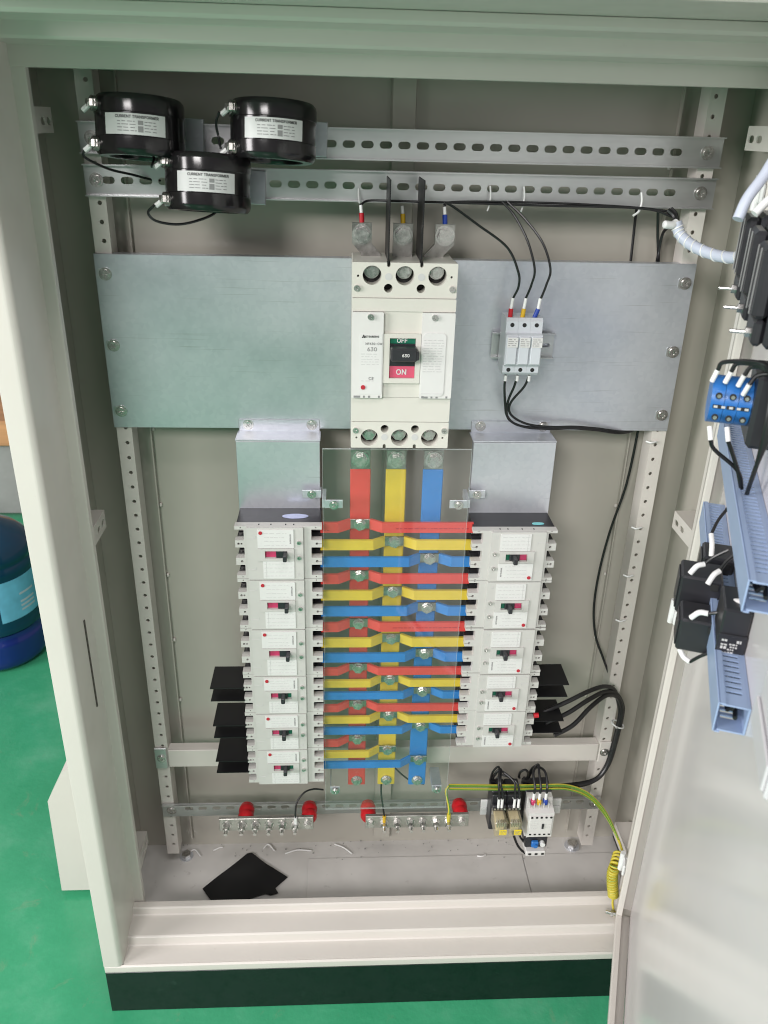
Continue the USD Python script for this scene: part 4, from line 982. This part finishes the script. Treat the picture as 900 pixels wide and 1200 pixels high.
for i, (z0, z1, s1_, far, near) in enumerate(((1.1080, 1.1360, .455, 'upper', 0), (.9830, 1.0120, .455, 'lower', 1))):
    dt = Thing('wiring_duct', f'{far} pale blue slotted wiring duct on the inside of the door', 'wiring duct', tuple(dp(.2, 0, z0)))
    s0_ = .0
    on(dt, 'base', box(s0_, s1_, .0004, .0024, z0, z1), 'duct_blue')
    for z_, nm in ((z0, 'b'), (z1 - .0016, 't')):
        side = sbox(s0_, .0025, s1_, .0240)
        n_ = int((s1_ - s0_ - .02) / .0085)
        side = side.difference(union_all([rrect(s0_ + .008 + .0085 * k, s0_ + .0120 + .0085 * k, .0065, .0205, .0012) for k in range(n_)]))
        on(dt, 'slotted_side', ext(side, z_, z_ + .0016, 'z'), 'duct_blue')
    on(dt, 'lid', [box(s0_, s1_ + .001, .0262, .0278, z0 - .0012, z1 + .0012, .0006), box(s0_, s1_ + .001, .0215, .0261, z1 + .0002, z1 + .0014), box(s0_, s1_ + .001, .0215, .0261, z0 - .0014, z0 - .0002)], 'duct_blue')
    for k in range(4):
        q = [tuple(dp(s, .008 + .003 * k + .003 * math.sin(s * 30 + k), (z0 + z1) / 2 + .004 * math.cos(s * 23 + k * 2))) for s in np.linspace(.02, s1_ - .006 - .004 * k, 12)]
        on_ = wire(q, .0021, 6, 3)
        dt.part('inner_wire', on_, 'wire_black')

# three panel meters at the top, seen from behind
for i, (sc, zc, h1, nm) in enumerate(((.090, 1.345, .054, 'nearest the cabinet'), (.175, 1.340, .052, 'in the middle'), (.265, 1.335, .050, 'nearest the camera'))):
    mt = Thing('panel_meter', f'black back of a door meter with terminal studs, {nm} of the three', 'meter', tuple(dp(sc, 0, zc)), group=None)
    w = .036
    on(mt, 'case', [box(sc - w, sc + w, .0004, h1 - .014, zc - .045, zc + .045, .004)], 'dark_plastic')
    on(mt, 'rear_cover', [box(sc - w + .004, sc + w - .004, h1 - .0139, h1, zc - .020, zc + .042, .004)], 'dark_plastic')
    for q in (-.014, .014):
        on(mt, 'rib', box(sc + q - .001, sc + q + .001, h1 + .0001, h1 + .0014, zc - .018, zc + .040, .0004), 'print_grey')
    on(mt, 'terminal_base', box(sc - w + .006, sc + w - .006, h1 - .0139, h1 - .004, zc - .044, zc - .0205, .003), 'dark_plastic')
    for q in (.016,):
        b_ = mt.part('nut', cyl(dp(sc + q, h1 - .0040, zc - .034), dp(sc + q, h1 + .0010, zc - .034), .0048, 6), 'bright_metal')
        mt.part('stud', cyl(dp(sc + q, h1 + .0011, zc - .034), dp(sc + q, h1 + .0140, zc - .034), .0018, 10), 'bright_metal', b_)

# blue cam switch behind its black base
bs = Thing('cam_switch', 'bright blue stacked cam switch block on the door with white wire markers', 'switch', tuple(dp(.24, 0, 1.21)))
on(bs, 'mount', box(.215, .285, .0004, .0300, 1.190, 1.262, .004), 'dark_plastic')
for k in range(3):
    h0 = .0302 + k * .0126
    prof = affinity.scale(disc(.250, 1.2270, .0255, 26), 1.0, .92)
    m = ext(prof.intersection(sbox(.226, 1.2, .2785, 1.2525)), h0, h0 + .0122)           # along y = away from the door
    on(bs, 'switch_deck', m, 'block_blue')
    for z in (1.2380, 1.2165):
        hole = cyl((.2784, h0 + .0060, z), (.2794, h0 + .0060, z), .0032, 12)
        on(bs, 'terminal', hole, 'hole_dark')
        on(bs, 'terminal_screw', cyl((.2790, h0 + .0060, z - .0004), (.2800, h0 + .0060, z - .0004), .0019, 8), 'bright_metal')
    on(bs, 'wire_entry', box(.2786, .2798, h0 + .0022, h0 + .0100, 1.2255, 1.2290, .0003), 'hole_dark')
on(bs, 'lettering', [box(.2799, .2801, .0330 + .007 * k, .0365 + .007 * k, 1.2262, 1.2284) for k in range(5)], 'print_faint')
for k, (h, z0_, up) in enumerate(((.0700, 1.250, 1), (.0580, 1.250, 1), (.0460, 1.248, 1), (.0400, 1.240, 1), (.0640, 1.205, -1), (.0480, 1.206, -1))):
    bw = Thing('switch_wire', f'{("leftmost", "second", "third", "rightmost", "left", "right")[k]} white marked wire {"on top of" if k < 4 else "beneath"} the blue cam switch', 'wire', tuple(dp(.27, h, z0_)))
    p0 = dp(.2740, h, z0_); p1 = dp(.2760 + .001 * k, h - .003, z0_ + up * .012)
    bw.part('marker', cyl(p0, p1, .0024, 10), 'sleeve_white')
    if up > 0:
        pts = [p1, dp(.279, h - .008, z0_ + .021), dp(.285, .030 - .003 * k, 1.274 - .003 * k), dp(.300, .022 - .002 * k, 1.262), dp(.312, .020 - .002 * k, 1.225), dp(.300, .018, 1.180), dp(.27, .016, 1.142), dp(.255, .014, 1.125)]
    else:
        pts = [p1, dp(.275, h - .009, 1.182), dp(.262, .028, 1.158), dp(.250, .018, 1.130)]
    bw.part('wire', wire([tuple(q) for q in pts], .0021), 'wire_black')

# pilot lamp / push button blocks above the lower duct
for i, (s1_, h0, h1, z0, z1, nm) in enumerate(((.205, .002, .036, .985, 1.030, 'furthest back'), (.268, .018, .061, .988, 1.034, 'middle'), (.318, .018, .058, .972, 1.010, 'lowest'))):
    pb = Thing('contact_block', f'{nm} of the three plain black contact blocks on the door', 'contact block', tuple(dp(s1_, h0, z0)))
    on(pb, 'case', box(s1_ - .042, s1_, h0, h1, z0, z1, .0022), 'dark_plastic')
    on(pb, 'end_plate', box(s1_ - .036, s1_ - .004, h1 + .0001, h1 + .0016, z0 + .004, z1 - .004, .0006), 'dark_plastic')
    on(pb, 'clip', box(s1_ + .0001, s1_ + .0018, h0 + .004, h0 + .012, z1 - .012, z1 - .004, .0004), 'hole_dark')
rb = Thing('printed_relay', 'black plug-in block with small white print above the lower duct', 'relay', tuple(dp(.35, 0, .98)))
on(rb, 'case', box(.318, .368, .0008, .0268, 1.0165, 1.058, .002), 'dark_plastic')
on(rb, 'front', box(.3681, .3700, .0010, .0275, .9860, 1.0320, .0006), 'dark_plastic')
on(rb, 'skirt', box(.330, .3680, .0020, .0260, .9850, 1.0164, .0015), 'dark_plastic')


def print_on_end(rows, s):
    out = []
    r = random.Random(5)
    for h, z, w, t_ in rows:
        k = 0
        while k < w:
            q = r.uniform(.001, .0026); out.append(box(s, s + .0004, h - k - q, h - k, z, z + t_)); k += q + .0007
    return cat(out)


on(rb, 'lettering', print_on_end([(.0235, 1.0245, .005, .0022), (.0235, 1.0200, .004, .0016), (.0235, 1.0160, .005, .0030), (.0235, 1.0085, .005, .0040), (.0160, 1.0210, .007, .0016), (.0150, 1.0180, .006, .0016), (.0170, 1.0150, .006, .0016), (.0160, 1.0110, .005, .0024), (.0100, 1.0240, .003, .0030)], .3699), 'print_faint')
gb = Thing('grey_module', 'pale grey plastic module beside the lower duct at the right edge', 'module', tuple(dp(.40, 0, 1.03)))
on(gb, 'case', [box(.500, .590, .0004, .0065, 1.030, 1.085, .002), box(.502, .588, .0066, .0095, 1.036, 1.060, .001)], 'pale_module')
for k, (s_, h, z, e, tail) in enumerate(((.203, .028, 1.031, (.185, .031, 1.050), (.18, .018, 1.085)), (.2640, .053, 1.036, (.258, .040, 1.047), (.262, .020, 1.070)), (.2700, .034, 1.030, (.262, .024, 1.044), (.262, .010, 1.070)), (.3190, .049, 1.014, (.322, .034, 1.024), (.330, .012, 1.035)), (.3400, .022, 1.044, (.352, .010, 1.060), (.372, .004, 1.075)), (.3050, .052, .966, (.314, .040, .958), (.325, .018, .985)), (.3690, .0200, .984, (.384, .0150, .978), (.390, .010, .992)), (.3730, .0160, .985, (.389, .0110, .980), (.392, .008, .992)))):
    bw = Thing('button_wire', f'{("first", "second", "third", "fourth", "fifth", "sixth", "seventh", "eighth")[k]} fat white marker sleeve with its black wire on the black door blocks, counted downwards', 'wire', tuple(dp(s_, h, z)))
    a_, b_ = dp(s_, h, z), dp(*e)
    c_ = a_ * .55 + b_ * .45 + np.array([0, 0, .004 if k < 5 else -.003])
    bw.part('marker', tube(spline([a_, c_, b_], 6), .0029, 10), 'sleeve_white')
    bw.part('wire', wire([tuple(b_), tuple((b_ + dp(*tail)) / 2 + Dn * .002), tuple(dp(*tail))], .0018), 'wire_black')
# second white wrapped bundle, up at the right edge
sw = Thing('spiral_wrap_branch', 'white spiral wrap rising beside the door meters at the right edge', 'cable', tuple(dp(.1, .05, 1.38)))
q = spline([dp(.130, .064, 1.385), dp(.120, .058, 1.405), dp(.105, .046, 1.425), dp(.09, .036, 1.445), dp(.07, .020, 1.470)], 8)
sw.part('wrap', tube(q, .0058, 12), 'spiral_white', smooth=60)
sw.part('end', tube(spline([dp(.140, .050, 1.392), dp(.135, .042, 1.402), dp(.130, .034, 1.410)]), .0045, 8), 'nylon_white', smooth=60)

# ---------------------------------------------------------------- loose things on the cabinet floor
zf = .0992
film = Polygon([(-.356, -.060), (-.330, -.096), (-.262, -.086), (-.232, -.076), (-.222, -.080), (-.207, -.075), (-.214, -.062), (-.191, -.036), (-.236, -.004), (-.268, .026), (-.278, .024)])
m = ext(film, zf, zf + .0010, 'z')
m = m.subdivide_to_size(.012)
v = m.vertices.copy(); v[:, 2] += .0035 * meshkit.noise(np.column_stack([v[:, 0] * 22, v[:, 1] * 22, v[:, 0] * 0]), 4); m.vertices = v
single('black_film', m, 'black_sheet', 'crumpled square of black plastic sheet on the cabinet floor', 'plastic sheet', smooth=40)
bits = [((-.246, .036), (-.236, .046), (-.222, .030), 'second short white wire offcut from the left upright, lying flat'), ((-.398, .030), (-.386, .036), (-.372, .020), 'bent white wire offcut beside the foot of the left upright'), ((-.348, .034), (-.336, .040), (-.330, .042), 'short straight white offcut near the back wall on the left'), ((-.200, .022), (-.175, .030), (-.146, .028), 'long white curl of wire insulation left of the middle'), ((-.098, .044), (-.080, .034), (-.062, .018), 'thin white curl of insulation near the middle rib'), ((.196, .006), (.206, .004), (.214, .008), 'white crumb of insulation below the relays')]
for a_, b_, c_, lb in bits:
    single('wire_offcut', wire([(*a_, .1010), (*b_, .1020), (*c_, .1010)], .0014, 7), 'sleeve_white', lb, 'wire offcut')
crumbs = []
for k in range(70):
    x, y = rng.uniform(-.43, .42), rng.uniform(-.115, .052)
    if k < 55:
        y = rng.uniform(.02, .053)
    r = rng.uniform(.0005, .0016)
    s_ = trimesh.creation.icosphere(subdivisions=1, radius=r)
    s_.vertices *= rng.uniform(.5, 1.3, 3); s_.vertices += (x, y, zf + r * .35 if True else 0)
    crumbs.append(s_)
single('dust_crumbs', crumbs, 'concrete', 'scattered grey crumbs and dust on the cabinet floor', 'debris', kind='stuff')
fb = Thing('floor_bolt', 'large zinc bolt head on the cabinet floor by the right upright', 'bolt', (.401, .030, .0975))
fb.part('washer', cyl((.401, .030, .0970), (.401, .030, .0990), .0155, 24), 'zinc')
fb.part('head', cyl((.401, .030, .0991), (.401, .030, .1080), .0105, 6), 'bright_metal')
fb = Thing('floor_bolt', 'large zinc bolt head on the cabinet floor by the left upright', 'bolt', (-.4010, .024, .0975))
fb.part('washer', cyl((-.401, .024, .0970), (-.401, .024, .0990), .0135, 24), 'zinc')
fb.part('head', cyl((-.401, .024, .0991), (-.401, .024, .1060), .0095, 6), 'bright_metal')

# ---------------------------------------------------------------- behind the cabinet, on the left
bo = Thing('water_bottle', 'large blue water cooler bottle with a pale label standing on the green floor', 'bottle', (-1.105, .905, 0))
prof = [(.0001, .004), (.110, .004), (.126, .010), (.134, .022), (.137, .040), (.137, .085), (.133, .096), (.1275, .104), (.1275, .118), (.133, .124), (.135, .134), (.135, .148), (.1325, .152), (.1325, .300), (.135, .304), (.135, .318), (.130, .326), (.130, .334), (.1345, .341), (.1345, .352), (.129, .372), (.120, .388), (.100, .408), (.065, .425), (.034, .440), (.030, .455), (.030, .485), (.0001, .487)]
lo_ = trimesh.creation.revolve(np.array([p for p in prof if p[1] <= .122] + [(.0001, .122)]), sections=56)
hi_ = trimesh.creation.revolve(np.array([(.0001, .1222)] + [p for p in prof if p[1] > .122]), sections=56)
for m, nm, mt in ((lo_, 'base', 'bottle_blue'), (hi_, 'body', 'bottle_cyan')):
    m.apply_translation((-1.105, .905, 0)); bo.part(nm, m, mt, smooth=50)
ang = np.linspace(-1.02, .35, 22) + math.pi / 2 * 0
pts = [(-1.105 + .1334 * math.cos(q), .905 + .1334 * math.sin(q)) for q in ang] + [(-1.105 + .1329 * math.cos(q), .905 + .1329 * math.sin(q)) for q in ang[::-1]]
lb = bo.part('label', ext(Polygon(pts), .165, .290, 'z'), 'bottle_label')
pts = [(-1.105 + .1338 * math.cos(q), .905 + .1338 * math.sin(q)) for q in ang[7:14]] + [(-1.105 + .1335 * math.cos(q), .905 + .1335 * math.sin(q)) for q in ang[7:14][::-1]]
for z in (.185, .198, .211, .236):
    bo.part('label_print', ext(Polygon(pts), z, z + .006, 'z'), 'label_print_pale', lb)
wl = Thing('workshop_wall', 'bare grey wall far behind the cabinet on the left', 'wall', (-2.0, 3.0, 0))
wl.part('wall', box(-4.5, .2, 3.0, 3.15, 0, 2.4), 'concrete')
bn = Thing('wooden_bench', 'low pale wooden bench behind the water bottle', 'bench', (-1.85, 2.0, 0))
bn.part('top', box(-2.6, -1.10, 1.80, 2.25, .3150, .4150, .004), 'wood')
bn.part('skirt', box(-2.58, -1.13, 1.830, 1.850, .02, .3148), 'concrete')
for x in (-2.5, -1.20):
    bn.part('leg', box(x - .03, x + .03, 1.86, 2.18, 0, .3148, .003), 'concrete')
